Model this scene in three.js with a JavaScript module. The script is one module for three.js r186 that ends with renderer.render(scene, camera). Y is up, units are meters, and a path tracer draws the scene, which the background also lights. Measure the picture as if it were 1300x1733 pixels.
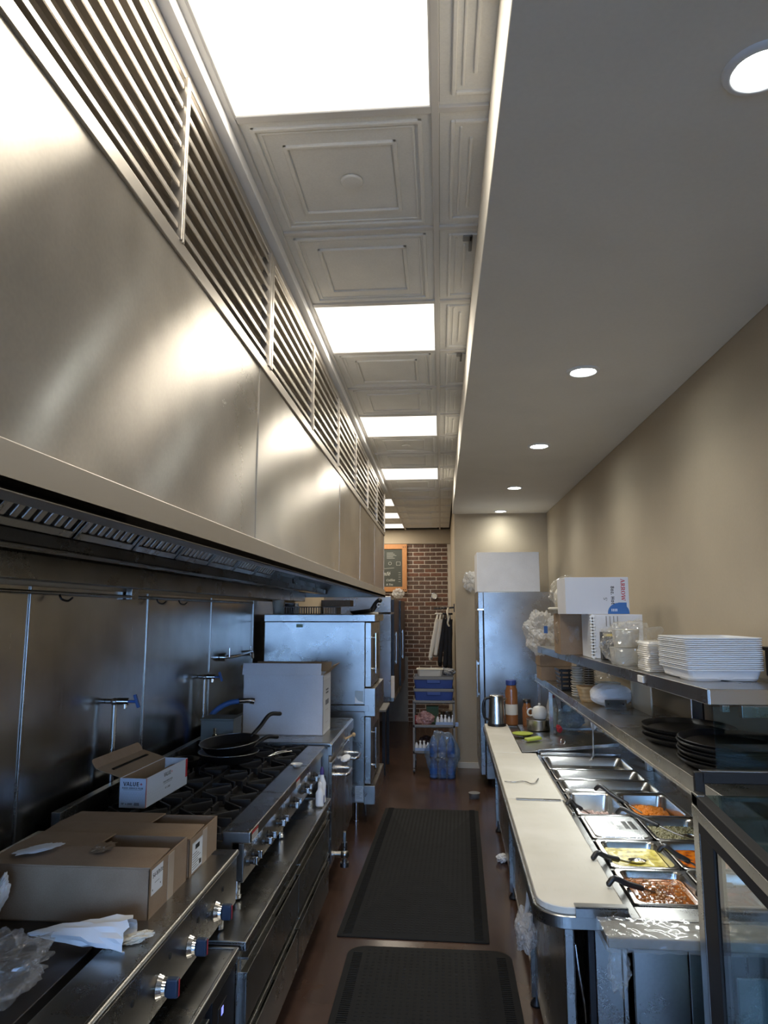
import * as THREE from 'three';
import { RoundedBoxGeometry } from 'three/addons/geometries/RoundedBoxGeometry.js';
import { mergeGeometries, mergeVertices, toCreasedNormals } from 'three/addons/utils/BufferGeometryUtils.js';
import { ImprovedNoise } from 'three/addons/math/ImprovedNoise.js';
import { RectAreaLightUniformsLib } from 'three/addons/lights/RectAreaLightUniformsLib.js';

// ---------- camera, sky, exposure ----------
const scene = new THREE.Scene();
const camera = new THREE.PerspectiveCamera(72.12, 1300 / 1733, 0.05, 60);
camera.rotation.order = 'YXZ';
camera.position.set(0, 1.87, 0);
camera.rotation.set(0.14231, 0.07969, 0);
const renderer = new THREE.WebGLRenderer({ antialias: true });
renderer.toneMapping = THREE.LinearToneMapping;
renderer.toneMappingExposure = 1.32;
renderer.shadowMap.enabled = true;
RectAreaLightUniformsLib.init();
scene.background = new THREE.Color().setRGB(0.4, 0.66, 1.22);   // open daylight sky beyond the shopfront window
scene.backgroundIntensity = 9;
const PANEL_L = 9.5, DOWN_I = 1.0, STRIP_L = 12;
const PANEL_C = new THREE.Color().setRGB(1, 0.9, 0.74), DOWN_C = new THREE.Color().setRGB(0.98, 1, 0.94);

// ---------- helpers ----------
let seed = 7;
const rnd = () => { seed = (seed * 1664525 + 1013904223) >>> 0; return seed / 4294967296; };
const rr = (a, b) => a + (b - a) * rnd();
const PN = new ImprovedNoise();
const noise = (x, y, z = 0) => PN.noise(x, y, z);
const taken = new Map();
function numbered(n) { const k = taken.get(n) || 0; taken.set(n, k + 1); return k ? `${n}_${String(k).padStart(3, '0')}` : n; }
const origin = new WeakMap();
function tag(o, label, category, group) { o.userData.label = label; o.userData.category = category; if (group) o.userData.group = group; return o; }
// thing: local coordinates; athing: its parts are written in room coordinates, the group still stands at its base
function thing(name, label, cat, pos = [0, 0, 0], ry = 0, group) {
  const g = new THREE.Group(); g.name = numbered(name); g.position.set(...pos); g.rotation.y = ry; scene.add(g); tag(g, label, cat, group); return g;
}
function athing(name, label, cat, pos, group) { const g = thing(name, label, cat, pos, 0, group); origin.set(g, pos); return g; }
function uvBox(g) {
  const p = g.attributes.position, n = g.attributes.normal, uv = new Float32Array(p.count * 2);
  for (let i = 0; i < p.count; i++) {
    const ax = Math.abs(n.getX(i)), ay = Math.abs(n.getY(i)), az = Math.abs(n.getZ(i));
    if (ax >= ay && ax >= az) { uv[2 * i] = p.getZ(i); uv[2 * i + 1] = p.getY(i); }
    else if (ay >= az) { uv[2 * i] = p.getX(i); uv[2 * i + 1] = p.getZ(i); }
    else { uv[2 * i] = p.getX(i); uv[2 * i + 1] = p.getY(i); }
  }
  g.setAttribute('uv', new THREE.BufferAttribute(uv, 2)); return g;
}
function M(name, geo, mat, parent = scene, opt = {}) {
  if (Array.isArray(geo)) geo = join(geo);
  const org = origin.get(parent);
  if (!opt.uv) uvBox(geo);
  if (org && !opt.raw) { geo = geo.clone(); geo.translate(-org[0], -org[1], -org[2]); }
  const m = new THREE.Mesh(geo, mat); m.name = parent === scene ? numbered(name) : name; m.castShadow = m.receiveShadow = true;
  if (opt.pos) m.position.set(...opt.pos); if (opt.rot) m.rotation.set(...opt.rot);
  if (org && !opt.raw) origin.set(m, org);
  parent.add(m); return m;
}
function S(name, geo, mat) { const m = M(name, geo, mat); m.userData.kind = 'structure'; return m; }
function join(list) {
  list = list.map((g) => { g = g.index ? g.toNonIndexed() : g; for (const k of Object.keys(g.attributes)) if (!['position', 'normal', 'uv'].includes(k)) g.deleteAttribute(k); if (!g.attributes.uv) uvBox(g); return g; });
  return list.length > 1 ? mergeGeometries(list) : list[0];
}
function box(x0, x1, y0, y1, z0, z1, r = 0.003) {
  const w = Math.abs(x1 - x0), h = Math.abs(y1 - y0), d = Math.abs(z1 - z0), k = Math.min(r, w * 0.45, h * 0.45, d * 0.45);
  const g = k > 0 ? new RoundedBoxGeometry(w, h, d, 1, k) : new THREE.BoxGeometry(w, h, d);
  g.translate((x0 + x1) / 2, (y0 + y1) / 2, (z0 + z1) / 2); return g;
}
const T = (g, x = 0, y = 0, z = 0) => g.translate(x, y, z);
const R = (g, x = 0, y = 0, z = 0) => { if (x) g.rotateX(x); if (y) g.rotateY(y); if (z) g.rotateZ(z); return g; };
const V = (a) => new THREE.Vector3(...a);
function tube(pts, r, seg = 24, rs = 8, curved = true) {
  const vs = pts.map(V), c = curved ? new THREE.CatmullRomCurve3(vs) : (() => { const p = new THREE.CurvePath(); for (let i = 1; i < vs.length; i++) p.add(new THREE.LineCurve3(vs[i - 1], vs[i])); return p; })();
  const g = new THREE.TubeGeometry(c, seg, r, rs), e = [g];
  for (const k of [0, 1]) { const q = c.getPointAt(k); e.push(new THREE.SphereGeometry(r, rs, 5).translate(q.x, q.y, q.z)); }
  return join(e);
}
function bar(a, b, r, rs = 10) { // straight capped rod
  const A = V(a), B = V(b), d = B.clone().sub(A), g = new THREE.CylinderGeometry(r, r, d.length(), rs);
  g.applyQuaternion(new THREE.Quaternion().setFromUnitVectors(new THREE.Vector3(0, 1, 0), d.normalize())); return g.translate((a[0] + b[0]) / 2, (a[1] + b[1]) / 2, (a[2] + b[2]) / 2);
}
const lathe = (pts, n = 24) => new THREE.LatheGeometry(pts.map((p) => new THREE.Vector2(...p)), n);
const cyl = (r0, r1, h, n = 16) => new THREE.CylinderGeometry(r1, r0, h, n);
function rrect(w, d, r, y, n = 5) { // loop of a rounded rectangle
  const o = []; r = Math.min(r, w / 2 - 1e-4, d / 2 - 1e-4);
  for (const [sx, sz, a0] of [[1, 1, 0], [-1, 1, 1], [-1, -1, 2], [1, -1, 3]]) for (let i = 0; i <= n; i++) {
    const a = (a0 + i / n) * Math.PI / 2; o.push([sx * (w / 2 - r) + Math.cos(a) * r, y, sz * (d / 2 - r) + Math.sin(a) * r]);
  } return o;
}
const oval = (a, b, y, n = 36) => Array.from({ length: n }, (_, i) => [Math.cos(i / n * 2 * Math.PI) * a, y, Math.sin(i / n * 2 * Math.PI) * b]);
function loft(loops, capA = false, capB = false, crease = 0.6) {
  const pos = [], put = (...q) => { for (const p of q) pos.push(...p); }, n = loops[0].length;
  for (let k = 0; k + 1 < loops.length; k++) for (let i = 0; i < n; i++) {
    const j = (i + 1) % n, a = loops[k][i], b = loops[k][j], c = loops[k + 1][i], d = loops[k + 1][j]; put(a, c, b, b, c, d);
  }
  const cap = (L, f) => { const m = [0, 1, 2].map((c) => L.reduce((s, p) => s + p[c], 0) / n); for (let i = 0; i < n; i++) { const j = (i + 1) % n; f ? put(m, L[i], L[j]) : put(m, L[j], L[i]); } };
  if (capA) cap(loops[0], true); if (capB) cap(loops[loops.length - 1], false);
  let g = new THREE.BufferGeometry(); g.setAttribute('position', new THREE.Float32BufferAttribute(pos, 3));
  g.computeVertexNormals(); g = mergeVertices(g, 1e-5); g.deleteAttribute('normal'); g.computeVertexNormals();
  return uvBox(toCreasedNormals(g, crease));
}
function crumple(sx, sy, sz, amt, freq, sd, det = 4, flat = 0) { // crushed film or paper
  let g = new THREE.IcosahedronGeometry(1, det * 4 + 2); g.deleteAttribute('uv'); g.deleteAttribute('normal'); g = mergeVertices(g);
  const p = g.attributes.position;
  for (let i = 0; i < p.count; i++) {
    const v = new THREE.Vector3().fromBufferAttribute(p, i), f = freq;
    const k = 1 + amt * (0.9 * noise(v.x * f + sd, v.y * f, v.z * f) + 0.55 * Math.abs(noise(v.x * f * 1.9, v.y * f * 1.9 + sd, v.z * f * 1.9)) + 0.3 * Math.abs(noise(v.x * f * 4, v.y * f * 4, v.z * f * 4 + sd)) + 0.16 * Math.abs(noise(v.x * f * 8 + sd, v.y * f * 8, v.z * f * 8)) - 0.25);
    v.multiplyScalar(k); p.setXYZ(i, v.x * sx, Math.max(flat ? -sy * flat : -9, v.y * sy), v.z * sz);
  }
  g.computeVertexNormals(); return uvBox(toCreasedNormals(g, 0.35));
}
// ---------- procedural textures ----------
function dataTex(w, h, fn, srgb, rep = [1, 1]) {
  const d = new Uint8Array(w * h * 4);
  for (let y = 0; y < h; y++) for (let x = 0; x < w; x++) { const c = fn(x / w, y / h), i = (y * w + x) * 4; for (let k = 0; k < 3; k++) d[i + k] = Math.max(0, Math.min(255, (Array.isArray(c) ? c[k] : c) * 255)); d[i + 3] = 255; }
  const t = new THREE.DataTexture(d, w, h); t.wrapS = t.wrapT = THREE.RepeatWrapping; t.magFilter = THREE.LinearFilter; t.minFilter = THREE.LinearMipmapLinearFilter; t.generateMipmaps = true;
  if (srgb) t.colorSpace = THREE.SRGBColorSpace; t.repeat.set(...rep); t.needsUpdate = true; return t;
}
const per = (u, v, f, z = 0) => { // noise that repeats over 0..1
  const a = noise(u * f, v * f, z), b = noise((u - 1) * f, v * f, z), c = noise(u * f, (v - 1) * f, z), d = noise((u - 1) * f, (v - 1) * f, z);
  return (a * (1 - u) + b * u) * (1 - v) + (c * (1 - u) + d * u) * v;
};
const fbm = (u, v, f, z = 0) => per(u, v, f, z) + 0.5 * per(u, v, f * 2.1, z + 3) + 0.25 * per(u, v, f * 4.3, z + 7);
function canvasTex(w, h, draw) { const c = document.createElement('canvas'); c.width = w; c.height = h; draw(c.getContext('2d'), w, h); const t = new THREE.CanvasTexture(c); t.colorSpace = THREE.SRGBColorSpace; t.magFilter = THREE.LinearFilter; return t; }
const mottle = (base, amp, f, z, grain = 0.03, n = 256, rep = 1) => dataTex(n, n, (u, v) => { const k = 1 + amp * fbm(u, v, f, z) + grain * (rnd() - 0.5); return base.map((c) => c * k); }, true, [rep, rep]);
const smudge = dataTex(512, 512, (u, v) => 0.76 + 0.12 * fbm(u, v, 4, 1) + 0.03 * fbm(u * 1, v, 17, 4) + 0.03 * (rnd() - 0.5), false, [0.8, 0.8]);
const brushV = dataTex(512, 256, (u, v) => 0.72 + 0.14 * per(u, v * 0.04, 150, 2) + 0.14 * fbm(u, v, 4, 9) + 0.08 * (rnd() - 0.5), false, [0.9, 0.5]);
const soft = dataTex(512, 512, (u, v) => 0.82 + 0.1 * fbm(u, v, 3, 1) + 0.05 * per(u, v, 40, 4) + 0.05 * (rnd() - 0.5), false, [0.6, 0.6]);
const grimeC = dataTex(256, 256, (u, v) => { const k = 0.9 + 0.16 * fbm(u, v, 4, 5) + 0.03 * (rnd() - 0.5); return [k, k * 0.995, k * 0.98]; }, true, [0.7, 0.7]);

// ---------- materials ----------
const std = (c, rough, metal = 0, o = {}) => new THREE.MeshStandardMaterial({ color: new THREE.Color().setRGB(...c), roughness: rough, metalness: metal, ...o });
const phy = (c, rough, metal = 0, o = {}) => new THREE.MeshPhysicalMaterial({ color: new THREE.Color().setRGB(...c), roughness: rough, metalness: metal, ...o });
const mat = {
  hood: phy([0.56, 0.53, 0.49], 0.31, 0.6, { anisotropy: 1, anisotropyRotation: Math.PI / 2, roughnessMap: soft, map: grimeC }),
  hoodTrim: std([0.56, 0.53, 0.49], 0.5, 1, { roughnessMap: soft }),
  splash: phy([0.62, 0.62, 0.615], 0.31, 1, { anisotropy: 0.35, anisotropyRotation: Math.PI / 2, roughnessMap: brushV, map: grimeC }),
  steel: std([0.5, 0.5, 0.495], 0.37, 1, { roughnessMap: smudge, map: grimeC }),
  steelBright: std([0.58, 0.58, 0.575], 0.26, 1, { roughnessMap: smudge }),
  chrome: std([0.8, 0.8, 0.8], 0.12, 1),
  pan: std([0.62, 0.615, 0.6], 0.28, 1, { roughnessMap: smudge }),
  iron: std([0.018, 0.018, 0.02], 0.6, 0, { map: mottle([1, 0.98, 0.96], 0.3, 8, 11) }),
  ironPlate: std([0.045, 0.043, 0.042], 0.42, 0.4, { map: mottle([0.9, 0.88, 0.85], 0.5, 5, 12), roughnessMap: smudge }),
  black: std([0.012, 0.012, 0.013], 0.35),
  blackPlastic: std([0.02, 0.02, 0.021], 0.3),
  blackPowder: std([0.016, 0.016, 0.018], 0.28, 0.3),
  frameBlack: std([0.01, 0.01, 0.011], 0.7),
  gap: std([0.01, 0.01, 0.01], 0.9),
  rubber: std([0.009, 0.009, 0.009], 0.95, 0, { map: mottle([0.95, 0.95, 0.95], 0.25, 9, 21, 0.2) }),
  floor: std([1, 1, 1], 0.3, 0, { map: dataTex(512, 512, (u, v) => { const k = fbm(u, v, 4, 6), m = fbm(u, v, 13, 2); return [0.28 + 0.07 * k + 0.04 * m, 0.21 + 0.05 * k + 0.03 * m, 0.18 + 0.04 * k + 0.02 * m]; }, true, [0.5, 0.5]), roughnessMap: smudge }),
  wall: std([1, 1, 1], 0.85, 0, { map: mottle([0.69, 0.638, 0.555], 0.025, 6, 31, 0.015, 256, 0.5) }),
  soffit: std([1, 1, 1], 0.9, 0, { map: mottle([0.87, 0.855, 0.825], 0.02, 6, 33, 0.015, 256, 0.5) }),
  ceil: std([0.83, 0.82, 0.8], 0.75, 0, { map: mottle([0.97, 0.97, 0.96], 0.03, 5, 35) }),
  grid: std([0.64, 0.62, 0.59], 0.55),
  white: std([0.76, 0.77, 0.79], 0.6),
  whiteCard: std([0.74, 0.76, 0.8], 0.75, 0, { map: mottle([0.96, 0.96, 0.97], 0.03, 7, 41, 0.03) }),
  cutboard: std([1, 1, 1], 0.5, 0, { map: dataTex(512, 512, (u, v) => { const k = 0.045 * fbm(u, v, 4, 3) - 0.05 * Math.max(0, per(u * 1, v * 0.12, 90, 5) - 0.28); return [0.83 + k, 0.815 + k, 0.775 + k * 1.2]; }, true, [1.3, 1.3]) }),
  card: std([1, 1, 1], 0.85, 0, { map: dataTex(256, 256, (u, v) => { const k = 0.035 * fbm(u, v, 6, 8) + 0.03 * (rnd() - 0.5); return [0.56 + k, 0.475 + k, 0.39 + k]; }, true, [2, 2]) }),
  cardIn: std([1, 1, 1], 0.9, 0, { map: mottle([0.58, 0.5, 0.41], 0.05, 7, 43, 0.04) }),
  brickA: std([0.13, 0.085, 0.066], 0.9, 0, { map: mottle([0.95, 0.92, 0.9], 0.3, 9, 51, 0.2, 128, 4) }),
  brickB: std([0.155, 0.097, 0.074], 0.9, 0, { map: mottle([0.95, 0.92, 0.9], 0.3, 9, 52, 0.2, 128, 4) }),
  brickC: std([0.2, 0.1, 0.068], 0.9, 0, { map: mottle([0.95, 0.92, 0.9], 0.3, 9, 53, 0.2, 128, 4) }),
  mortar: std([0.66, 0.59, 0.5], 0.95),
  wood: std([1, 1, 1], 0.55, 0, { map: dataTex(256, 256, (u, v) => { const k = 0.06 * fbm(u * 1, v * 0.1, 30, 4) + 0.03 * fbm(u, v, 4, 1); return [0.72 + k, 0.5 + k, 0.3 + k]; }, true, [3, 3]) }),
  glass: phy([0.93, 0.97, 0.97], 0.02, 0, { transmission: 1, thickness: 0, ior: 1.5 }),
  glassTint: phy([0.5, 0.62, 0.64], 0.03, 0, { transmission: 1, thickness: 0, ior: 1.5 }),
  film: phy([0.96, 0.96, 0.95], 0.12, 0, { transmission: 0.93, thickness: 0, ior: 1.45 }),
  filmBlue: phy([0.62, 0.74, 0.88], 0.14, 0, { transmission: 0.7, thickness: 0, ior: 1.45 }),
  filmMilky: phy([0.82, 0.81, 0.79], 0.25, 0, { transmission: 0.6, thickness: 0, ior: 1.45 }),
  paper: std([0.78, 0.8, 0.83], 0.7), foam: std([0.78, 0.8, 0.83], 0.55),
  blue: std([0.03, 0.06, 0.24], 0.45), bluePipe: std([0.03, 0.1, 0.32], 0.4), grey: std([0.2, 0.2, 0.2], 0.6), red: std([0.4, 0.02, 0.03], 0.5), yellow: std([0.65, 0.5, 0.08], 0.5),
  lime: std([0.42, 0.5, 0.06], 0.5), cream: std([0.62, 0.58, 0.49], 0.6), ceramic: std([0.62, 0.62, 0.6], 0.2), amber: std([0.26, 0.1, 0.035], 0.15),
  clothWhite: std([0.62, 0.59, 0.53], 0.95), clothBlack: std([0.012, 0.013, 0.017], 0.95), straw: std([0.48, 0.33, 0.17], 0.8),
};
const LIT = (c, k) => new THREE.MeshStandardMaterial({ color: 0xffffff, roughness: 0.6, emissive: new THREE.Color().setRGB(...c), emissiveIntensity: k });
const sticker = (w, h, draw, px = 700) => new THREE.MeshStandardMaterial({ map: canvasTex(Math.round(w * px), Math.round(h * px), draw), roughness: 0.6 });
const plane = (w, h) => new THREE.PlaneGeometry(w, h);
// ---------- the room ----------
const CE = 3.346, SOF = 3.12, ZE = -8.95, ZB = -12.6;
S('floor', box(-1.85, 1.5, -0.12, 0, 2.65, -12.75, 0), mat.floor);
const wl = S('wall_left', box(-1.85, -1.715, 0, 3.47, 2.65, -12.75, 0), mat.wall);
S('wall_right', box(1.35, 1.5, 0, 3.47, 2.65, ZE, 0), mat.wall);
S('wall_end', box(0.186, 1.5, 0, 3.36, ZE, ZB, 0), mat.wall);
S('soffit', box(0.16, 1.349, SOF, 3.36, 2.5, ZE + 0.001, 0.004), mat.soffit);
S('baseboard_end', box(0.184, 1.35, 0, 0.07, ZE - 0.2, ZE + 0.012, 0.003), mat.cream);
// shopfront wall behind the camera with its window opening
S('wall_front', [box(-1.85, -1.35, 0, 3.5, 2.5, 2.65, 0), box(1.15, 1.5, 0, 3.5, 2.5, 2.65, 0), box(-1.35, 1.15, 0, 0.35, 2.5, 2.65, 0), box(-1.35, 1.15, 2.35, 3.5, 2.5, 2.65, 0)], mat.wall);
S('pavement', box(-10, 10, -0.2, -0.06, 2.66, 22, 0), std([0.3, 0.28, 0.26], 0.9, 0, { map: grimeC }));
{
  const w = S('window_1', box(-1.35, 1.15, 0.35, 2.35, 2.57, 2.575, 0), mat.glass);
  M('window_frame', [box(-1.35, -1.29, 0.35, 2.35, 2.55, 2.6), box(1.09, 1.15, 0.35, 2.35, 2.55, 2.6), box(-1.29, 1.09, 0.35, 0.41, 2.55, 2.6), box(-1.29, 1.09, 2.29, 2.35, 2.55, 2.6), box(-0.13, -0.07, 0.41, 2.29, 2.55, 2.6)], mat.blackPowder, w);
}
// stainless wall sheets behind the cooking line, four feet wide, joined by narrow strips
{
  const edges = [1.94, 0.75, -0.44, -1.63, -2.82, -4.01, -5.16, -6.35, -7.6, -8.4];
  for (let i = 0; i + 1 < edges.length; i++) {
    const z0 = edges[i] - 0.003, z1 = edges[i + 1] + 0.003, g = new THREE.BoxGeometry(0.012, 1.98, z0 - z1, 1, 24, 14), p = g.attributes.position;
    g.translate(-1.708, 0.99, (z0 + z1) / 2);
    for (let k = 0; k < p.count; k++) if (p.getX(k) > -1.705) p.setX(k, p.getX(k) + 0.0032 * noise(p.getY(k) * 1.7, p.getZ(k) * 1.1, i * 3.1));
    g.computeVertexNormals(); M('steel_panel', g, mat.splash, wl);
    M('seam_strip', box(-1.703, -1.696, 0.9, 1.98, edges[i + 1] - 0.006, edges[i + 1] + 0.006, 0.002), mat.steel, wl);
  }
}
// brick wall at the far end: each brick its own piece, mortar recessed
{
  const wb = S('wall_back', box(-1.85, 1.5, 0, 3.47, ZB - 0.15, ZB - 0.006, 0), mat.mortar);
  const bg = new RoundedBoxGeometry(0.191, 0.059, 0.03, 1, 0.004), hg = new RoundedBoxGeometry(0.096, 0.059, 0.03, 1, 0.004); uvBox(bg); uvBox(hg);
  for (let r = 0; r < 42; r++) for (let c = 0; c < 7; c++) {
    const x = -1.1 + (r % 2 ? 0.1025 : 0) + c * 0.205, y = 0.036 + r * 0.0737, cut = x + 0.1 > 0.186;
    if (x > 0.18 || (x < -0.6 && y < 1.1)) continue;
    const q = rnd(); M('brick', cut ? hg : bg, q < 0.5 ? mat.brickA : q < 0.9 ? mat.brickB : mat.brickC, wb, { uv: true, pos: [cut ? x - 0.049 : x, y, ZB - 0.012 + rr(-0.003, 0.003)] });
  }
  S('trim_1', box(-1.715, 0.186, 3.095, CE, ZB - 0.01, ZB + 0.03), mat.wall);
  S('trim_2', box(-1.715, -0.585, 0, 1.1, ZB - 0.006, ZB + 0.012), std([0.3, 0.3, 0.28], 0.5, 0, { map: grimeC }));
}
// suspended ceiling: slab, bars, moulded tiles; lamps fill some cells
{
  const ce = S('ceiling', box(-1.85, 1.5, 3.362, 3.5, 2.65, ZB - 0.15, 0), mat.gap);
  const PZ = 0.65, x0 = -0.613, zOf = (k) => -1.25 - PZ * k;
  const ring = (w, d, t, y0, y1) => [box(-w / 2, w / 2, y0, y1, d / 2 - t, d / 2, 0.003), box(-w / 2, w / 2, y0, y1, -d / 2, -d / 2 + t, 0.003), box(-w / 2, -w / 2 + t, y0, y1, -d / 2, d / 2, 0.003), box(w / 2 - t, w / 2, y0, y1, -d / 2, d / 2, 0.003)];
  const tile = (w, d) => { const g = join([box(-w / 2, w / 2, 0.006, 0.012, -d / 2, d / 2, 0), ...ring(w * 0.9, d * 0.9, 0.014, -0.003, 0.008), ...ring(w * 0.82, d * 0.82, 0.008, 0.001, 0.008), ...ring(w * 0.62, d * 0.62, 0.014, -0.004, 0.008), box(-w * 0.28, w * 0.28, 0.003, 0.009, -d * 0.28, d * 0.28, 0.003)]); return uvBox(g); };
  const tA = tile(0.59, 0.628);
  // tiles cut down where they meet the soffit: two thirds of the moulding is lost
  const tB = uvBox(join([box(-0.075, 0.075, 0.006, 0.012, -0.314, 0.314, 0), box(-0.04, -0.028, -0.003, 0.008, -0.27, 0.27), box(-0.028, 0.075, -0.003, 0.008, 0.258, 0.27), box(-0.028, 0.075, -0.003, 0.008, -0.27, -0.258), box(-0.012, -0.004, 0.001, 0.008, -0.24, 0.24), box(0.02, 0.03, -0.004, 0.008, -0.19, 0.19)]));
  const lampRow = new Set([-3, 0, 3, 6, 9]), lampLeft = new Set([12, 14, 16]), where = { 0: 'nearest the camera over the hood', 3: 'second along the hood louvers', 6: 'third along the hood louvers', 9: 'fourth, smallest above the hood louvers', 12: 'first of three beyond the hood end', 14: 'second of three beyond the hood end', 16: 'third of three, nearest the brick wall' };
  const lamp = (xc, k) => {
    const zc = zOf(k) - PZ / 2, t = athing('ceiling_light', k === -3 ? 'square flat ceiling light behind the camera' : `square flat white ceiling light, ${where[k]}`, 'light', [xc, CE, zc], 'square ceiling lights');
    M('frame', ring(0.606, 0.636, 0.012, CE - 0.004, CE + 0.012).map((g) => T(g, xc, 0, zc)), mat.grid, t);
    M('diffuser', box(xc - 0.29, xc + 0.29, CE + 0.001, CE + 0.008, zc - 0.305, zc + 0.305, 0), LIT([1, 0.955, 0.87], 1.0), t);
    const l = new THREE.RectAreaLight(PANEL_C, PANEL_L, 0.56, 0.59); l.position.set(0, -0.006, 0); l.rotation.x = -Math.PI / 2; t.add(l);
  };
  for (let k = -5; k < 18; k++) {
    const zc = zOf(k) - PZ / 2;
    if (zc - 0.3 < ZB) continue;
    if (lampRow.has(k)) lamp(-0.3065, k); else M('ceiling_tile', tA, mat.ceil, ce, { uv: true, pos: [-0.3065, CE, zc] });
    M('ceiling_tile', tB, mat.ceil, ce, { uv: true, pos: [0.088, CE, zc] });
    if (zc < -8.3) { if (lampLeft.has(k)) lamp(-0.9195, k); else M('ceiling_tile', tA, mat.ceil, ce, { uv: true, pos: [-0.9195, CE, zc] }); M('grid_bar', box(-1.7, -0.625, CE - 0.004, CE + 0.02, zOf(k) - 0.012, zOf(k) + 0.012), mat.grid, ce); }
    M('grid_bar', box(-0.6, 0.16, CE - 0.004, CE + 0.02, zOf(k) - 0.012, zOf(k) + 0.012), mat.grid, ce);
  }
  for (const x of [-0.613, 0]) M('grid_bar', box(x - 0.012, x + 0.012, CE - 0.005, CE + 0.02, 2.5, ZB), mat.grid, ce);
  S('trim_3', box(-0.662, -0.622, 3.3, CE + 0.004, 0.6, -8.3, 0.002), mat.white);
  const disc = (x, z, label) => tag(M('ceiling_disc', lathe([[0, -0.008], [0.033, -0.008], [0.038, -0.004], [0.038, 0.006], [0, 0.006]], 28), mat.ceil, scene, { pos: [x, CE - 0.002, z] }), label, 'cover plate', 'round covers on the ceiling tiles');
  disc(-0.29, -2.225, 'round white cover plate on the ceiling tile after the nearest light');
  disc(-0.29, -6.12, 'small round cover plate on the ceiling tile after the third light');
  for (const [z, l, s] of [[-1.42, 'loose grey clip at the tile edge above the nearest downlight', 1], [-2.62, 'loose grey clip on the ceiling edge after the round cover plate', 0.7], [-3.9, 'loose grey clip on the ceiling edge beside the second ceiling light', 0.6]])
    tag(M('edge_clip', [box(-0.03 * s, 0.025 * s, -0.008, 0, -0.02, 0.02), box(0.005 * s, 0.025 * s, -0.008, 0, -0.1, 0.02)], mat.grey, scene, { pos: [0.125, CE - 0.004, z] }), l, 'clip', 'clips along the soffit');
}
// recessed downlights in the soffit
[[-1.53, 'round recessed downlight at the right edge, nearest and largest'], [-3.6, 'second round recessed downlight in the soffit from the camera'], [-5.26, 'third round recessed downlight in the soffit from the camera'], [-7.06, 'fourth round recessed downlight in the soffit'], [-8.72, 'farthest recessed downlight, above the fridge end wall']].forEach(([z, label]) => {
  const t = thing('downlight', label, 'light', [0.755, SOF, z], 0, 'recessed soffit downlights');
  M('trim_ring', lathe([[0.058, 0.006], [0.06, -0.004], [0.068, -0.012], [0.082, -0.009], [0.086, 0], [0.084, 0.003]], 36), mat.white, t);
  M('lens', lathe([[0, -0.006], [0.045, -0.005], [0.06, -0.001], [0.06, 0.002], [0, 0.002]], 32), LIT([0.95, 1, 0.96], 60), t);
  const s = new THREE.SpotLight(DOWN_C, DOWN_I, 0, 1.2, 1, 2); s.position.set(0, -0.02, 0); s.shadow.radius = 2.5; s.castShadow = true; t.add(s); s.target.position.set(0, -1, 0); t.add(s.target);
});
// rubber mats
function floorMat(label, w, l, r, pos, ry) {
  const t = thing('floor_mat', label, 'mat', pos, ry, 'rubber mats in the aisle');
  M('mat_body', loft([rrect(w, l, r, 0.001), rrect(w, l, r, 0.006), rrect(w - 0.03, l - 0.03, r, 0.012)], false, true, 0.4), mat.rubber, t);
  const rib = []; for (const s of [-1, 1]) for (let z = -l / 2 + r; z < l / 2 - r; z += 0.018) rib.push(new THREE.BoxGeometry(0.05, 0.004, 0.008).translate(s * (w / 2 - 0.06), 0.0135, z));
  M('ribbing', rib, mat.rubber, t).userData.kind = 'stuff';
  const st = []; for (let x = -w / 2 + 0.12; x < w / 2 - 0.1; x += 0.034) for (let z = -l / 2 + 0.06; z < l / 2 - 0.05; z += 0.034) st.push(new THREE.BoxGeometry(0.016, 0.0014, 0.016).translate(x, 0.0126, z));
  M('studs', st, mat.rubber, t).userData.kind = 'stuff';
}
floorMat('long black ribbed rubber mat in the middle of the aisle', 0.885, 2.72, 0.015, [-0.147, 0, -5.72], -0.028);
floorMat('black rubber mat with rounded corners at the bottom of the picture', 0.9, 2.4, 0.1, [-0.09, 0, -3.06], -0.004);

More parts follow.
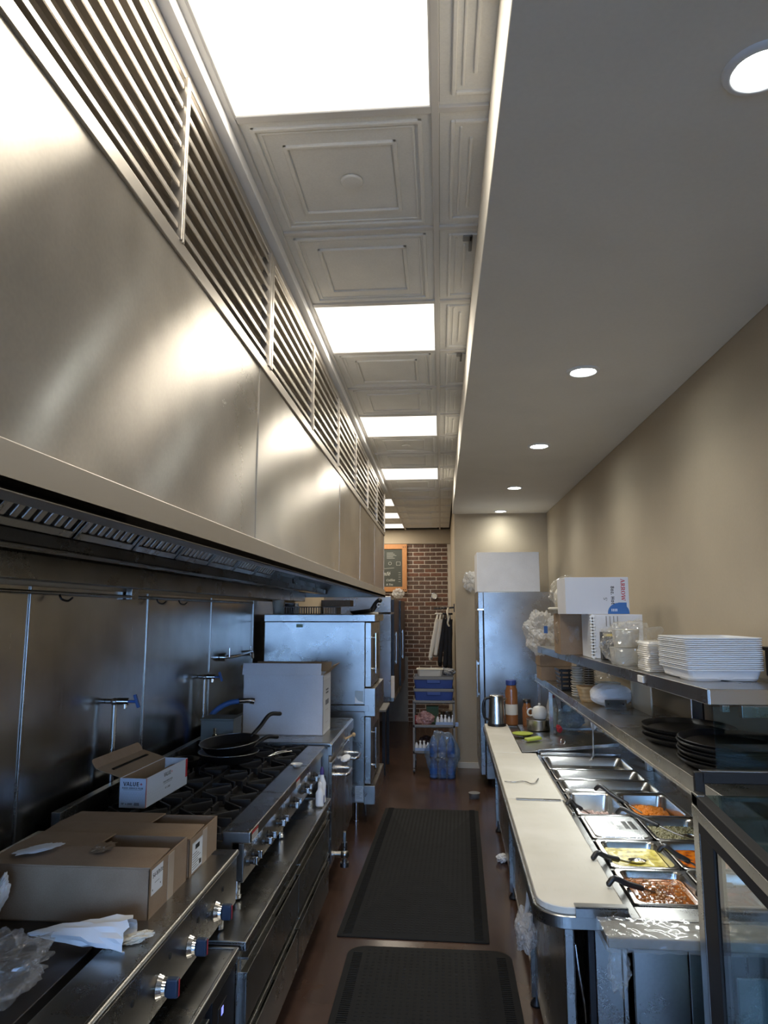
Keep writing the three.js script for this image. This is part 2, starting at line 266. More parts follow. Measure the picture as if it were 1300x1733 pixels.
// ---------- cooking line on the left ----------
{ // exhaust hood
  const t = athing('exhaust_hood', 'long stainless exhaust hood with louvred top hanging over the cooking line', 'exhaust hood', [-1.17, 2.05, -3.85]);
  const cuts = [0.6, -2.46, -3.33, -4.55, -5.8, -7.05, -8.3];
  for (let i = 0; i + 1 < cuts.length; i++) {
    const z0 = cuts[i] - 0.0015, z1 = cuts[i + 1] + 0.0015, n = Math.round((z0 - z1) * 14), g = new THREE.BoxGeometry(0.018, 0.7, z0 - z1, 1, 16, n), p = g.attributes.position, tilt = [0.0, 0.004, -0.004, 0.006, -0.003, 0.005][i];
    g.translate(-0.669, 2.44, (z0 + z1) / 2);
    for (let k = 0; k < p.count; k++) { const y = p.getY(k), z = p.getZ(k), e = Math.min(1, (2.78 - y) * 12) * Math.min(1, (y - 2.1) * 12); p.setX(k, p.getX(k) + tilt * (z - (z0 + z1) / 2) + 0.0034 * Math.max(0, e) * noise(y * 2.3 + i, z * 1.25, i * 1.7)); }
    g.computeVertexNormals(); M('front_panel', g, mat.hood, t);
  }
  M('lower_lip', [box(-0.705, -0.647, 2.05, 2.075, 0.6, -8.3), box(-0.662, -0.647, 2.05, 2.13, 0.6, -8.3)], mat.hoodTrim, t);
  M('rail', [box(-0.68, -0.652, 2.775, 2.815, 0.6, -8.3), box(-0.68, -0.654, 3.265, 3.3, 0.6, -8.3)], mat.hoodTrim, t);
  const posts = [0.24, -0.7, -1.64, -2.58, -3.52, -4.45, -5.39, -6.33, -7.27, -8.26];
  posts.forEach((z, i) => M('post', i === 3 ? [box(-0.682, -0.646, 2.81, 3.27, z - 0.03, z - 0.004), box(-0.682, -0.646, 2.81, 3.27, z + 0.004, z + 0.03)] : [box(-0.682, -0.648, 2.81, 3.27, z - 0.014, z - 0.002), box(-0.682, -0.646, 2.81, 3.27, z + 0.002, z + 0.014)], mat.hoodTrim, t));
  const sl = new Map();
  for (let i = 0; i + 1 < posts.length; i++) for (let k = 0; k < 8; k++) {
    const len = posts[i] - posts[i + 1] - 0.036, key = len.toFixed(2);
    if (!sl.has(key)) sl.set(key, uvBox(join([R(box(-0.05, 0, -0.0015, 0.0015, -len / 2, len / 2, 0), 0, 0, -0.66), box(-0.002, 0.002, -0.011, 0.004, -len / 2, len / 2, 0.0008)])));
    M('slat', sl.get(key), mat.hoodTrim, t, { uv: true, raw: true, pos: [-0.658 + 1.17, 2.85 + k * 0.056 - 2.05, (posts[i] + posts[i + 1]) / 2 + 3.85] });
  }
  M('backing', box(-0.76, -0.75, 2.8, 3.3, 0.6, -8.3), mat.hoodTrim, t);
  M('inner_roof', box(-1.68, -0.68, 2.68, 2.7, 0.6, -8.3), mat.steel, t);
  M('top_cover', box(-1.68, -0.665, 3.3, 3.32, 0.6, -8.3), mat.steel, t);
  for (const z of [0.6, -8.29]) M('end_panel', box(-1.69, -0.66, 2.05, 3.3, z, z - 0.012), mat.hood, t);
  M('rear_apron', [box(-1.69, -1.6, 2.0, 2.1, 0.6, -8.3), box(-1.69, -1.675, 2.1, 2.68, 0.6, -8.3)], mat.steel, t);
  M('grease_gutter', [box(-1.44, -1.34, 2.085, 2.095, 0.5, -8.2), box(-1.35, -1.34, 2.085, 2.135, 0.5, -8.2), box(-1.44, -1.43, 2.085, 2.2, 0.5, -8.2)], mat.steel, t);
  const tilt = (g) => T(R(g, 0, 0, 0.864), -1.15, 2.385, 0);
  for (let i = 0; i < 11; i++) {
    const zc = -0.2 - i * 0.5, q = 0.24, f = M('filter', [box(-0.31, 0.31, -0.02, 0.02, zc + q - 0.02, zc + q), box(-0.31, 0.31, -0.02, 0.02, zc - q, zc - q + 0.02), box(-0.31, -0.28, -0.02, 0.02, zc - q, zc + q), box(0.28, 0.31, -0.02, 0.02, zc - q, zc + q), box(-0.3, 0.3, 0.014, 0.018, zc - q, zc + q)].map(tilt), mat.steel, t);
    for (let k = 0; k < 7; k++) M('baffle', tilt(box(-0.28, 0.28, -0.016, 0.006, zc - 0.2 + k * 0.064, zc - 0.2 + k * 0.064 + 0.036, 0.006)), mat.hoodTrim, f);
  }
}
{ // fire suppression line under the hood
  const t = athing('conduit_pipe', 'thin conduit pipe with hooks running under the hood along the steel wall', 'pipe', [-1.66, 1.94, -3.5]);
  M('pipe', bar([-1.668, 1.955, 1.5], [-1.668, 1.955, -6.2], 0.008), mat.steel, t);
  for (const z of [-2.2, -2.98, -4.05, -4.4]) M('hook', tube([[-1.668, 1.955, z], [-1.655, 1.93, z], [-1.635, 1.922, z - 0.02], [-1.622, 1.935, z - 0.03]], 0.005, 12, 6), mat.black, t);
  M('bracket', box(-1.695, -1.66, 1.94, 2.0, -3.78, -3.7), mat.steel, t);
}
function gasPipe(z, y0, label) {
  const t = athing('gas_pipe', label, 'pipe', [-1.655, 0.98, z]);
  M('pipe', [bar([-1.655, 0.98, z], [-1.655, y0, z], 0.013), bar([-1.7, y0 + 0.01, z], [-1.62, y0 + 0.01, z], 0.013), new THREE.SphereGeometry(0.02, 12, 8).translate(-1.655, y0 + 0.008, z)], mat.steel, t);
  M('valve', [bar([-1.64, y0 + 0.01, z], [-1.58, y0 + 0.01, z], 0.017, 8), bar([-1.6, y0 + 0.01, z], [-1.6, y0 - 0.025, z], 0.011)], mat.chrome, t);
  M('valve_handle', [bar([-1.58, y0 + 0.01, z], [-1.545, y0 + 0.01, z], 0.007), R(box(-0.008, 0.008, -0.034, 0.034, -0.008, 0.008), 0, 0, 0.35).translate(-1.54, y0 + 0.012, z)], mat.bluePipe, t);
}
gasPipe(-3.55, 1.415, 'thin upright pipe with blue valve handle beside the open film box');
gasPipe(-4.93, 1.415, 'thin upright pipe with dark valve handle behind the blue hose');
{ const t = athing('pot_filler', 'chrome wall faucet above the large white carton', 'faucet', [-1.69, 1.5, -5.42]);
  M('wall_flange', [bar([-1.7, 1.53, -5.42], [-1.66, 1.53, -5.42], 0.03, 16), bar([-1.7, 1.52, -6.15], [-1.66, 1.52, -6.15], 0.025, 16)], mat.chrome, t);
  M('spout', tube([[-1.66, 1.53, -5.42], [-1.6, 1.535, -5.45], [-1.58, 1.545, -5.7], [-1.58, 1.54, -5.9], [-1.58, 1.5, -5.92]], 0.012, 20, 8), mat.chrome, t);
  M('lever', [bar([-1.63, 1.53, -5.42], [-1.63, 1.6, -5.42], 0.006), bar([-1.66, 1.52, -6.15], [-1.66, 1.58, -6.15], 0.006)], mat.chrome, t); }

function chefBase(label, z0, z1, xf, h, cols, led) {
  const t = athing('refrigerated_base', label, 'refrigerator', [-1.2, 0, (z0 + z1) / 2]);
  M('body', box(-1.66, xf - 0.025, 0.12, h - 0.035, z0, z1), mat.steel, t);
  M('top', [box(-1.68, xf + 0.004, h - 0.035, h - 0.008, z0, z1, 0.006), box(xf - 0.012, xf + 0.006, h - 0.035, h, z0, z1, 0.005), box(-1.68, xf, h - 0.012, h, z0, z0 - 0.012), box(-1.68, xf, h - 0.012, h, z1 + 0.012, z1)], mat.steel, t);
  const w = (z0 - z1 - 0.06 - (led ? 0.28 : 0)) / cols;
  for (let c = 0; c < cols; c++) for (let r = 0; r < 2; r++) {
    const a = z0 - 0.03 - c * w - 0.008, b = a - w + 0.016, y0 = 0.15 + r * (h - 0.2) / 2, y1 = y0 + (h - 0.2) / 2 - 0.02;
    const d = M('drawer', [box(xf - 0.03, xf, y0, y1 - 0.05, a, b), box(xf - 0.03, xf - 0.022, y1 - 0.05, y1, a, b)], mat.steel, t);
    M('handle', [box(xf - 0.024, xf + 0.004, y1 - 0.008, y1, a, b, 0.002), box(xf - 0.01, xf + 0.002, y1 - 0.055, y1 - 0.05, a, b, 0.001)], mat.steel, d);
  }
  for (const z of [z0 - 0.08, z1 + 0.08]) for (const x of [-1.55, xf - 0.14]) M('caster', [R(cyl(0.045, 0.045, 0.03, 20), 0, 0, Math.PI / 2).translate(x, 0.045, z), box(x - 0.025, x + 0.025, 0.05, 0.125, z - 0.03, z + 0.03)], mat.black, t);
  if (led) { const p = M('control_panel', box(xf - 0.03, xf - 0.002, 0.14, h - 0.05, z1 + 0.27, z1 + 0.02), mat.blackPowder, t); M('display', box(xf - 0.004, xf, 0.545, 0.59, z1 + 0.21, z1 + 0.12, 0.001), mat.black, p); M('digits', box(xf - 0.001, xf + 0.001, 0.557, 0.58, z1 + 0.18, z1 + 0.16, 0), LIT([0.1, 0.15, 1], 0.8), p).userData.label = 'small glowing blue digit'; }
}
chefBase('low refrigerated drawer base with blue display, under the griddle', -0.72, -2.655, -0.735, 0.69, 2, true);
chefBase('low refrigerated drawer base with long steel top, under the burner range', -2.672, -4.66, -0.715, 0.7, 2, false);

{ // griddle
  const z0 = -0.9, z1 = -2.87, t = athing('griddle', 'flat-top griddle with steel front ledge and red-marked knobs', 'griddle', [-1.2, 0.7, -1.9]);
  M('cook_plate', box(-1.6, -0.99, 0.9, 0.935, z0, z1 + 0.02, 0.004), mat.ironPlate, t);
  M('body', [box(-1.62, -0.82, 0.78, 0.88, z0, z1 + 0.015), box(-1.63, -1.6, 0.78, 1.0, z0, z1), box(-1.6, -0.82, 0.78, 0.945, z1, z1 + 0.018)], mat.steel, t);
  M('front_ledge', [box(-0.945, -0.81, 0.93, 0.95, z0, z1, 0.006), R(cyl(0.012, 0.012, z0 - z1, 14), Math.PI / 2).translate(-0.811, 0.938, (z0 + z1) / 2), box(-0.95, -0.94, 0.88, 0.945, z0, z1)], mat.steel, t);
  M('front_panel', box(-0.826, -0.808, 0.755, 0.938, z0, z1, 0.004), mat.steel, t);
  M('nameplate', box(-0.9, -0.84, 0.95, 0.9512, z1 + 0.07, z1 + 0.03, 0), sticker(0.06, 0.04, (c, w, h) => { c.fillStyle = '#15151a'; c.fillRect(0, 0, w, h); c.strokeStyle = '#c9b9a0'; c.strokeRect(2, 2, w - 4, h - 4); c.fillStyle = '#b9452a'; c.fillRect(6, 5, w * 0.4, 6); }), t);
  for (const z of [-1.32, -1.59, -1.85, -2.107, -2.352, -2.616]) {
    const k = M('knob', [R(cyl(0.034, 0.028, 0.014, 24), 0, 0, -Math.PI / 2).translate(-0.8, 0.82, z), R(cyl(0.027, 0.024, 0.012, 24), 0, 0, -Math.PI / 2).translate(-0.79, 0.82, z)], mat.chrome, t);
    M('knob_grip', R(box(-0.018, 0.018, -0.026, 0.026, -0.012, 0.012, 0.006), 0, 0, 0).translate(-0.768, 0.82, z), std([0.02, 0.035, 0.07], 0.3), k);
    M('knob_mark', box(-0.7515, -0.749, 0.798, 0.842, z - 0.004, z + 0.004, 0.0005), mat.red, k);
    M('slot', T(R(lathe([[0, 0], [0.009, 0], [0.009, 0.003], [0, 0.003]], 16), 0, 0, -Math.PI / 2), -0.809, 0.868, z - 0.075), mat.gap, t);
  }
  for (const z of [z0 - 0.12, z1 + 0.1]) for (const x of [-1.5, -0.84]) M('leg', [bar([x, 0.7, z], [x, 0.79, z], 0.015, 14), bar([x, 0.698, z], [x, 0.72, z], 0.011, 14)], mat.chrome, t);
}
{ // burner range
  const z0 = -2.98, z1 = -4.86, t = athing('gas_range', 'gas burner range with black cast iron grates and chrome knobs', 'stove', [-1.2, 0.7, -3.92]);
  M('body', [box(-1.63, -0.83, 0.79, 0.9, z0, z1), box(-1.64, -1.6, 0.79, 1.04, z0, z1), box(-1.6, -0.86, 0.9, 0.945, z0, z0 - 0.012), box(-1.6, -0.86, 0.9, 0.945, z1, z1 + 0.012)], mat.steel, t);
  for (const [a, b] of [[z0, -3.62], [-3.622, -4.24], [-4.242, z1]]) M('front_ledge', box(-0.905, -0.785, 0.935, 0.982, a, b, 0.006), mat.steel, t);
  M('front_panel', box(-0.835, -0.812, 0.785, 0.936, z0, z1, 0.003), mat.steel, t);
  M('drip_tray', box(-1.6, -0.9, 0.9, 0.912, z0 - 0.01, z1 + 0.01), mat.iron, t);
  const kz = [-3.04, -3.12, -3.3, -3.385, -3.57, -3.65, -3.89, -3.98, -4.2, -4.3, -4.49, -4.59];
  for (const z of kz) { const k = M('knob', [R(cyl(0.022, 0.019, 0.012, 20), 0, 0, -Math.PI / 2).translate(-0.806, 0.852, z), R(cyl(0.014, 0.013, 0.02, 16), 0, 0, -Math.PI / 2).translate(-0.792, 0.852, z)], mat.black, t); M('knob_grip', box(-0.79, -0.768, 0.836, 0.868, z - 0.006, z + 0.006, 0.004), mat.chrome, k); }
  // twelve grates
  const star = []; const bx = (a, b, w, h0, h1) => { const dx = b[0] - a[0], dz = b[1] - a[1], L = Math.hypot(dx, dz); star.push(R(box(-L / 2, L / 2, h0, h1, -w / 2, w / 2, 0.003), 0, -Math.atan2(dz, dx), 0).translate((a[0] + b[0]) / 2, 0, (a[1] + b[1]) / 2)); };
  const q = 0.145, e = 0.15; for (const [a, b] of [[[-q, -e], [q, -e]], [[-q, e], [q, e]], [[-q, -e], [-q, e]], [[q, -e], [q, e]]]) bx(a, b, 0.014, 0, 0.03);
  for (let i = 0; i < 8; i++) { const a = i * Math.PI / 4 + 0.001, r1 = i % 2 ? 0.2 : 0.148; bx([Math.cos(a) * 0.045, Math.sin(a) * 0.045], [Math.cos(a) * r1 * 0.97, Math.sin(a) * r1 * 0.97], 0.011, 0.012, 0.05); }
  const gg = uvBox(join(star)), bgm = lathe([[0, 0.03], [0.03, 0.03], [0.036, 0.022], [0.04, 0.01], [0.055, 0.006], [0.06, 0]], 20);
  for (let i = 0; i < 6; i++) for (let j = 0; j < 2; j++) { const x = -1.06 - j * 0.335, z = z0 - 0.17 - i * 0.308; M('grate', gg, mat.iron, t, { uv: true, raw: true, pos: [x + 1.2, 0.938 - 0.7, z + 3.92] }); M('burner', bgm, mat.iron, t, { uv: true, raw: true, pos: [x + 1.2, 0.912 - 0.7, z + 3.92] }); }
  const warn = (z) => M('warning_label', T(R(plane(0.1, 0.04), 0, Math.PI / 2, 0), -0.7845, 0.958, z), sticker(0.1, 0.04, (c, w, h) => { c.fillStyle = '#cfcfcf'; c.fillRect(0, 0, w, h); c.fillStyle = '#a03030'; c.fillRect(0, 0, w, h * 0.3); c.fillStyle = '#555'; for (let i = 0; i < 3; i++) c.fillRect(4, h * 0.4 + i * 5, w - 10, 2); }), t, { uv: true });
  warn(-3.05); warn(-3.95);
  for (const z of [-3.06, -3.86, -4.72]) for (const x of [-1.5, -0.86]) M('leg', [bar([x, 0.7, z], [x, 0.79, z], 0.016, 14), bar([x, 0.699, z], [x, 0.715, z], 0.02, 14)], mat.chrome, t);
}
{ // fryer
  const z0 = -4.93, z1 = -6.1, t = athing('fryer', 'tall stainless fryer cabinet with front handle and drain valve beside the range', 'fryer', [-1.15, 0, -5.5]);
  M('body', [box(-1.62, -0.77, 0.14, 0.955, z0, z1, 0.006), box(-0.79, -0.745, 0.9, 0.985, z0, z1, 0.01)], mat.steel, t);
  M('top', [box(-1.62, -0.755, 0.955, 0.99, z0, z1, 0.008), box(-1.64, -1.6, 0.95, 1.06, z0, z1)], mat.steel, t);
  for (const [a, b] of [[z0 - 0.02, -5.5], [-5.515, z1 + 0.02]]) { const d = M('door', box(-0.775, -0.75, 0.2, 0.86, a, b, 0.006), mat.steel, t); M('door_handle', tube([[-0.75, 0.72, b + 0.05], [-0.69, 0.72, b + 0.05], [-0.675, 0.72, b + 0.09], [-0.675, 0.72, b + 0.24], [-0.69, 0.72, b + 0.28], [-0.75, 0.72, b + 0.28]], 0.012, 30, 8, false), mat.chrome, d); }
  M('drain_valve', [bar([-0.78, 0.22, -5.1], [-0.66, 0.22, -5.1], 0.02, 14), bar([-0.68, 0.15, -5.1], [-0.68, 0.3, -5.1], 0.018, 14), new THREE.SphereGeometry(0.032, 16, 10).translate(-0.68, 0.22, -5.1), box(-0.69, -0.67, 0.29, 0.37, -5.112, -5.088), bar([-0.68, 0.14, -5.1], [-0.68, 0.17, -5.1], 0.03, 14)], mat.steel, t);
  M('spout_lever', [bar([-0.75, 0.9, -5.6], [-0.69, 0.93, -5.62], 0.008), T(new THREE.SphereGeometry(0.016, 10, 8), -0.685, 0.932, -5.62)], mat.straw, t);
  M('gauge', T(R(cyl(0.018, 0.018, 0.01, 16), 0, 0, Math.PI / 2), -0.742, 0.87, -5.75), mat.chrome, t);
  for (const z of [z0 - 0.1, z1 + 0.1]) for (const x of [-1.5, -0.86]) M('caster', [R(cyl(0.055, 0.055, 0.035, 20), 0, 0, Math.PI / 2).translate(x, 0.055, z), box(x - 0.03, x + 0.03, 0.06, 0.145, z - 0.035, z + 0.035)], mat.black, t);
}
{ // double oven
  const t = athing('convection_oven', 'tall double-stacked stainless convection oven beyond the white carton', 'oven', [-1.17, 0, -7.0]);
  const a = -6.54, b = -7.5;
  M('upper_body', [box(-1.64, -0.7, 1.04, 1.786, a, b, 0.004), box(-1.645, -0.604, 1.788, 1.854, a + 0.004, b, 0.005)], mat.steel, t);
  M('lower_body', [box(-1.64, -0.7, 0.19, 0.98, a, b, 0.004), box(-1.642, -0.66, 0.982, 1.036, a + 0.003, b, 0.003)], mat.steel, t);
  M('control_box', [box(-0.702, -0.603, 0.94, 1.188, a + 0.002, b, 0.004)], mat.steel, t); M('control_box', box(-0.702, -0.602, 0.178, 0.337, a + 0.002, b, 0.004), mat.steel, t);
  const door = (y0, y1) => { const d = M('door', box(-0.7, -0.642, y0, y1, a - 0.03, b + 0.02, 0.006), mat.steel, t); M('door_window', box(-0.644, -0.64, y0 + 0.12, y1 - 0.12, a - 0.22, b + 0.2, 0.001), mat.black, d); M('door_handle', [bar([-0.605, y0 + 0.12, a - 0.08], [-0.605, y1 - 0.1, a - 0.08], 0.011, 12), bar([-0.645, y0 + 0.16, a - 0.08], [-0.605, y0 + 0.16, a - 0.08], 0.008), bar([-0.645, y1 - 0.14, a - 0.08], [-0.605, y1 - 0.14, a - 0.08], 0.008)], mat.chrome, d); };
  door(1.196, 1.782); door(0.345, 0.932);
  for (const x of [-1.52, -0.78]) for (const z of [a - 0.08, b + 0.08]) M('leg', [bar([x, 0, z], [x, 0.19, z], 0.018, 12), bar([x, 0, z], [x, 0.02, z], 0.026, 12)], mat.chrome, t);
  M('data_label', T(plane(0.075, 0.11), -0.75, 1.11, a + 0.0045), sticker(0.075, 0.11, (c, w, h) => { c.fillStyle = '#9fb6c8'; c.fillRect(0, 0, w, h); c.fillStyle = '#dfe9f2'; c.beginPath(); c.moveTo(0, h * 0.45); c.lineTo(w * 0.4, h * 0.8); c.lineTo(w, h * 0.9); c.lineTo(w, h); c.lineTo(0, h); c.fill(); }), t, { uv: true });
  M('data_label', T(plane(0.075, 0.13), -0.745, 0.27, a + 0.0045), sticker(0.075, 0.13, (c, w, h) => { c.fillStyle = '#a9bdd0'; c.fillRect(0, 0, w, h); c.fillStyle = '#6d7f92'; for (let i = 0; i < 7; i++) c.fillRect(6, 10 + i * 10, w - 14 - (i % 3) * 8, 3); }), t, { uv: true });
  M('maker_plate', box(-1.34, -1.28, 1.735, 1.765, a + 0.006, a, 0.001), std([0.12, 0.14, 0.08], 0.4, 0.4), t);
}
// ---------- things on the cooking line ----------
function openCarton(name, label, cat, x0, x1, y0, y1, z0, z1, hole, m, group) { // open-topped carton: walls, floor, and a top that is torn open at one end
  const t = athing(name, label, cat, [(x0 + x1) / 2, y0, (z0 + z1) / 2], group), k = 0.005;
  M('carton_body', [box(x0, x1, y0, y0 + k, z1, z0, 0.001), box(x0, x1, y0, y1, z0 - k, z0, 0.0015), box(x0, x1, y0, y1, z1, z1 + k, 0.0015), box(x0, x0 + k, y0, y1, z1, z0, 0.0015), box(x1 - k, x1, y0, y1, z1, z0, 0.0015)], m, t);
  const zc = (z0 + z1) / 2;
  M('top_flap', T(R(box(x0, x1, 0, k, zc - z0 + 0.002, 0, 0.001), 0.05, 0, 0), 0, y1, z0), m, t);
  M('top_flap', T(R(box(x0, hole - 0.03, 0, k, 0, z0 - zc - 0.002, 0.001), -0.04, 0, 0), 0, y1, z1), m, t);
  return t;
}
{ const t = openCarton('cardboard_box', 'brown cardboard box labelled 54-White, nearer of two on the griddle', 'box', -1.42, -0.892, 0.936, 1.095, -2.212, -2.535, -1.12, mat.card, 'brown cartons on the griddle');
  M('side_label', T(R(plane(0.09, 0.075), 0, Math.PI / 2, 0), -0.8912, 1.05, -2.27), sticker(0.09, 0.075, (c, w, h) => { c.fillStyle = '#dfe3e8'; c.fillRect(0, 0, w, h); c.fillStyle = '#1a1a22'; c.font = `bold ${h * 0.26}px sans-serif`; c.fillText('54-White', w * 0.1, h * 0.36); c.fillRect(w * 0.3, h * 0.58, w * 0.4, 2); c.fillRect(w * 0.1, h * 0.78, 8, 8); c.fillRect(w * 0.78, h * 0.75, 9, 7); }, 1600), t, { uv: true });
  M('packing_tape', box(-0.893, -0.8905, 0.94, 1.09, -2.41, -2.36, 0.0005), std([0.42, 0.34, 0.26], 0.35), t);
  M('torn_edge', T(R(crumple(0.04, 0.006, 0.06, 0.6, 3, 3, 2), 0, 0.5, 0.2), -1.12, 1.108, -2.36), mat.cardIn, t); }
{ const t = openCarton('cardboard_box', 'brown cardboard box with a shipping label, farther of two on the griddle', 'box', -1.45, -0.89, 0.936, 1.075, -2.555, -2.865, -1.07, mat.card, 'brown cartons on the griddle');
  M('side_label', T(R(plane(0.11, 0.1), 0, Math.PI / 2, 0), -0.8892, 1.005, -2.635), sticker(0.11, 0.1, (c, w, h) => { c.fillStyle = '#dde3ea'; c.fillRect(0, 0, w, h); c.strokeStyle = '#333'; c.strokeRect(4, 4, w - 8, h - 8); c.fillStyle = '#101014'; c.fillRect(w * 0.3, h * 0.12, w * 0.4, h * 0.16); for (let i = 0; i < 7; i++) c.fillRect(10, h * 0.38 + i * h * 0.085, (w - 24) * (0.5 + 0.5 * ((i * 7) % 5) / 5), 3); c.fillRect(w * 0.7, h * 0.75, w * 0.2, h * 0.16); }, 1600), t, { uv: true });
  M('packing_tape', box(-0.891, -0.8885, 0.94, 1.07, -2.74, -2.69, 0.0005), std([0.42, 0.34, 0.26], 0.35), t); }
openCarton('cardboard_box', 'brown cardboard box cut off by the left picture edge', 'box', -1.58, -1.235, 0.936, 1.17, -1.6, -1.93, -1.4, mat.card, 'brown cartons on the griddle');
{ // cling film dispenser box, lid thrown open
  const t = thing('film_box', 'open white VALUE+ food film box standing on the burner grates', 'box', [-1.4, 0.99, -3.49], -0.05), W = 0.063, Hh = 0.13, L = 0.235, k = 0.003;
  M('box_body', [box(-W, W, 0, k, -L, L, 0.001), box(-W, W, 0, Hh, L - k, L, 0.001), box(-W, W, 0, Hh, -L, -L + k, 0.001), box(-W, -W + k, 0, Hh, -L, L, 0.001), box(W - k, W, 0, Hh, -L, L, 0.001)], mat.whiteCard, t);
  M('inner_lining', [box(-W + k, -W + k + 0.001, 0.01, Hh - 0.002, -L + k, L - k, 0), box(W - k - 0.001, W - k, 0.01, Hh - 0.002, -L + k, L - k, 0)], mat.cardIn, t);
  M('lid', T(R(box(-0.125, 0, 0, k, -L, L, 0.001), 0, 0, -0.28), -W, Hh, 0), mat.cardIn, t);
  M('lid_flap', T(R(loft([rrect(0.052, 2 * L, 0.02, 0), rrect(0.052, 2 * L, 0.02, 0.003)], true, true), 0, 0, -0.95), -0.198, Hh + 0.052, 0), mat.card, t);
  M('film_roll', T(R(cyl(0.046, 0.046, 0.44, 24), Math.PI / 2), 0, 0.055, 0), mat.card, t);
  M('cutter_slot', T(R(box(-0.08, -0.065, k, k + 0.002, -L * 0.75, L * 0.75, 0.0005), 0, 0, -0.28), -W, Hh, 0), mat.black, t);
  const print = (c, w, h, side) => { c.fillStyle = '#c3cfe0'; c.fillRect(0, 0, w, h); c.strokeStyle = '#aab8cc'; for (let i = 0; i < 12; i++) for (let j = 0; j < 4; j++) { c.beginPath(); for (let a = 0; a < 7; a++) c.lineTo(i * 28 + (j % 2) * 14 + 14 * Math.sin(a * Math.PI / 3), h * 0.5 + j * 24 + 14 * Math.cos(a * Math.PI / 3)); c.stroke(); } c.fillStyle = '#15172a'; c.textAlign = 'center'; const s = side ? h : w; c.font = `bold ${s * 0.2}px sans-serif`; c.fillText('VALUE', w / 2 - s * 0.06, h * 0.26); c.fillStyle = '#b01020'; c.fillText('+', w / 2 + s * 0.33, h * 0.26); c.fillStyle = '#15172a'; c.font = `bold ${s * 0.085}px sans-serif`; c.fillText('FOOD SERVICE FILM', w / 2, side ? h * 0.48 : h * 0.36); c.fillRect(w / 2 - s * 0.36, (side ? 0.51 : 0.385) * h, s * 0.72, 2); c.font = `bold ${s * 0.09}px sans-serif`; c.fillText('18" x 2000\'', side ? w / 2 : w * 0.3, side ? h * 0.72 : h * 0.9); if (!side) { for (let i = 0; i < 14; i++) c.fillRect(w * 0.58 + i * 4, h * 0.82, 1 + (i * 5) % 3, h * 0.1); c.beginPath(); c.arc(w * 0.25, h * 0.7, w * 0.09, 0, 7); c.stroke(); } else { c.fillStyle = '#a81828'; c.fillRect(w * 0.95, 0, w * 0.05, h * 0.7); c.fillRect(0, 0, w * 0.012, h); } };
  M('end_print', T(plane(2 * W - 0.002, Hh - 0.002), 0, Hh / 2, L + 0.0008), sticker(2 * W, Hh, (c, w, h) => print(c, w, h, false), 2200), t, { uv: true });
  M('side_print', T(R(plane(2 * L - 0.004, Hh - 0.002), 0, Math.PI / 2, 0), W + 0.0008, Hh / 2, 0), sticker(2 * L, Hh, (c, w, h) => print(c, w, h, true), 1600), t, { uv: true });
}
{ // big white carton on the fryer
  const t = athing('white_carton', 'large white carton with raised flaps standing on the fryer', 'box', [-1.15, 0.99, -5.36]), k = 0.005, x0 = -1.452, x1 = -0.858, y0 = 0.99, y1 = 1.418, z0 = -5.2, z1 = -5.54;
  M('carton_body', [box(x0, x1, y0, y0 + k, z1, z0, 0.001), box(x0, x1, y0, y1, z0 - k, z0, 0.0015), box(x0, x1, y0, y1, z1, z1 + k, 0.0015), box(x0, x0 + k, y0, y1, z1, z0, 0.0015), box(x1 - k, x1, y0, y1, z1, z0, 0.0015)], mat.whiteCard, t);
  M('front_flap', T(R(box(x0 - 0.012, x1 - 0.02, 0, 0.085, -k, 0, 0.001), -0.25, 0, 0), 0, y1, z0), mat.whiteCard, t);
  M('side_flap', T(R(box(0, 0.1, 0, k, z1 + 0.01, z0 - 0.005, 0.001), 0, 0, 0.75), x1, y1, 0), mat.cardIn, t);
  M('side_flap', T(R(box(-0.07, 0, 0, k, z1 + 0.01, z0 - 0.01, 0.001), 0, 0, -1.1), x0, y1, 0), mat.cardIn, t);
  M('back_flap', T(R(box(x0, x1, 0, 0.09, 0, k, 0.001), -0.7, 0, 0), 0, y1, z1), mat.cardIn, t);
  M('side_print', T(R(plane(0.3, 0.36), 0, Math.PI / 2, 0), x1 + 0.001, 1.2, -5.37), sticker(0.3, 0.36, (c, w, h) => { c.fillStyle = '#c9cdd4'; c.fillRect(0, 0, w, h); c.fillStyle = '#555a66'; c.fillRect(w * 0.3, h * 0.2, w * 0.4, 6); c.fillRect(w * 0.3, h * 0.26, w * 0.4, 6); for (let i = 0; i < 4; i++) c.fillRect(w * 0.25, h * (0.42 + i * 0.025), w * 0.5, 4); c.strokeStyle = '#777'; c.strokeRect(w * 0.3, h * 0.62, w * 0.35, h * 0.25); }, 500), t, { uv: true });
}
{ const t = athing('dispenser_box', 'dark grey metal box behind the frying pans under the blue hose', 'box', [-1.52, 0.985, -4.72]);
  M('case', [box(-1.58, -1.36, 0.985, 1.17, -4.66, -4.84, 0.004), box(-1.585, -1.355, 1.17, 1.182, -4.655, -4.845, 0.003)], std([0.16, 0.17, 0.16], 0.5, 0.6), t);
  M('tap', [bar([-1.47, 1.08, -4.66], [-1.47, 1.08, -4.6], 0.012), bar([-1.47, 1.06, -4.61], [-1.47, 1.13, -4.61], 0.009), new THREE.SphereGeometry(0.018, 12, 8).translate(-1.47, 1.08, -4.62)], mat.chrome, t); }
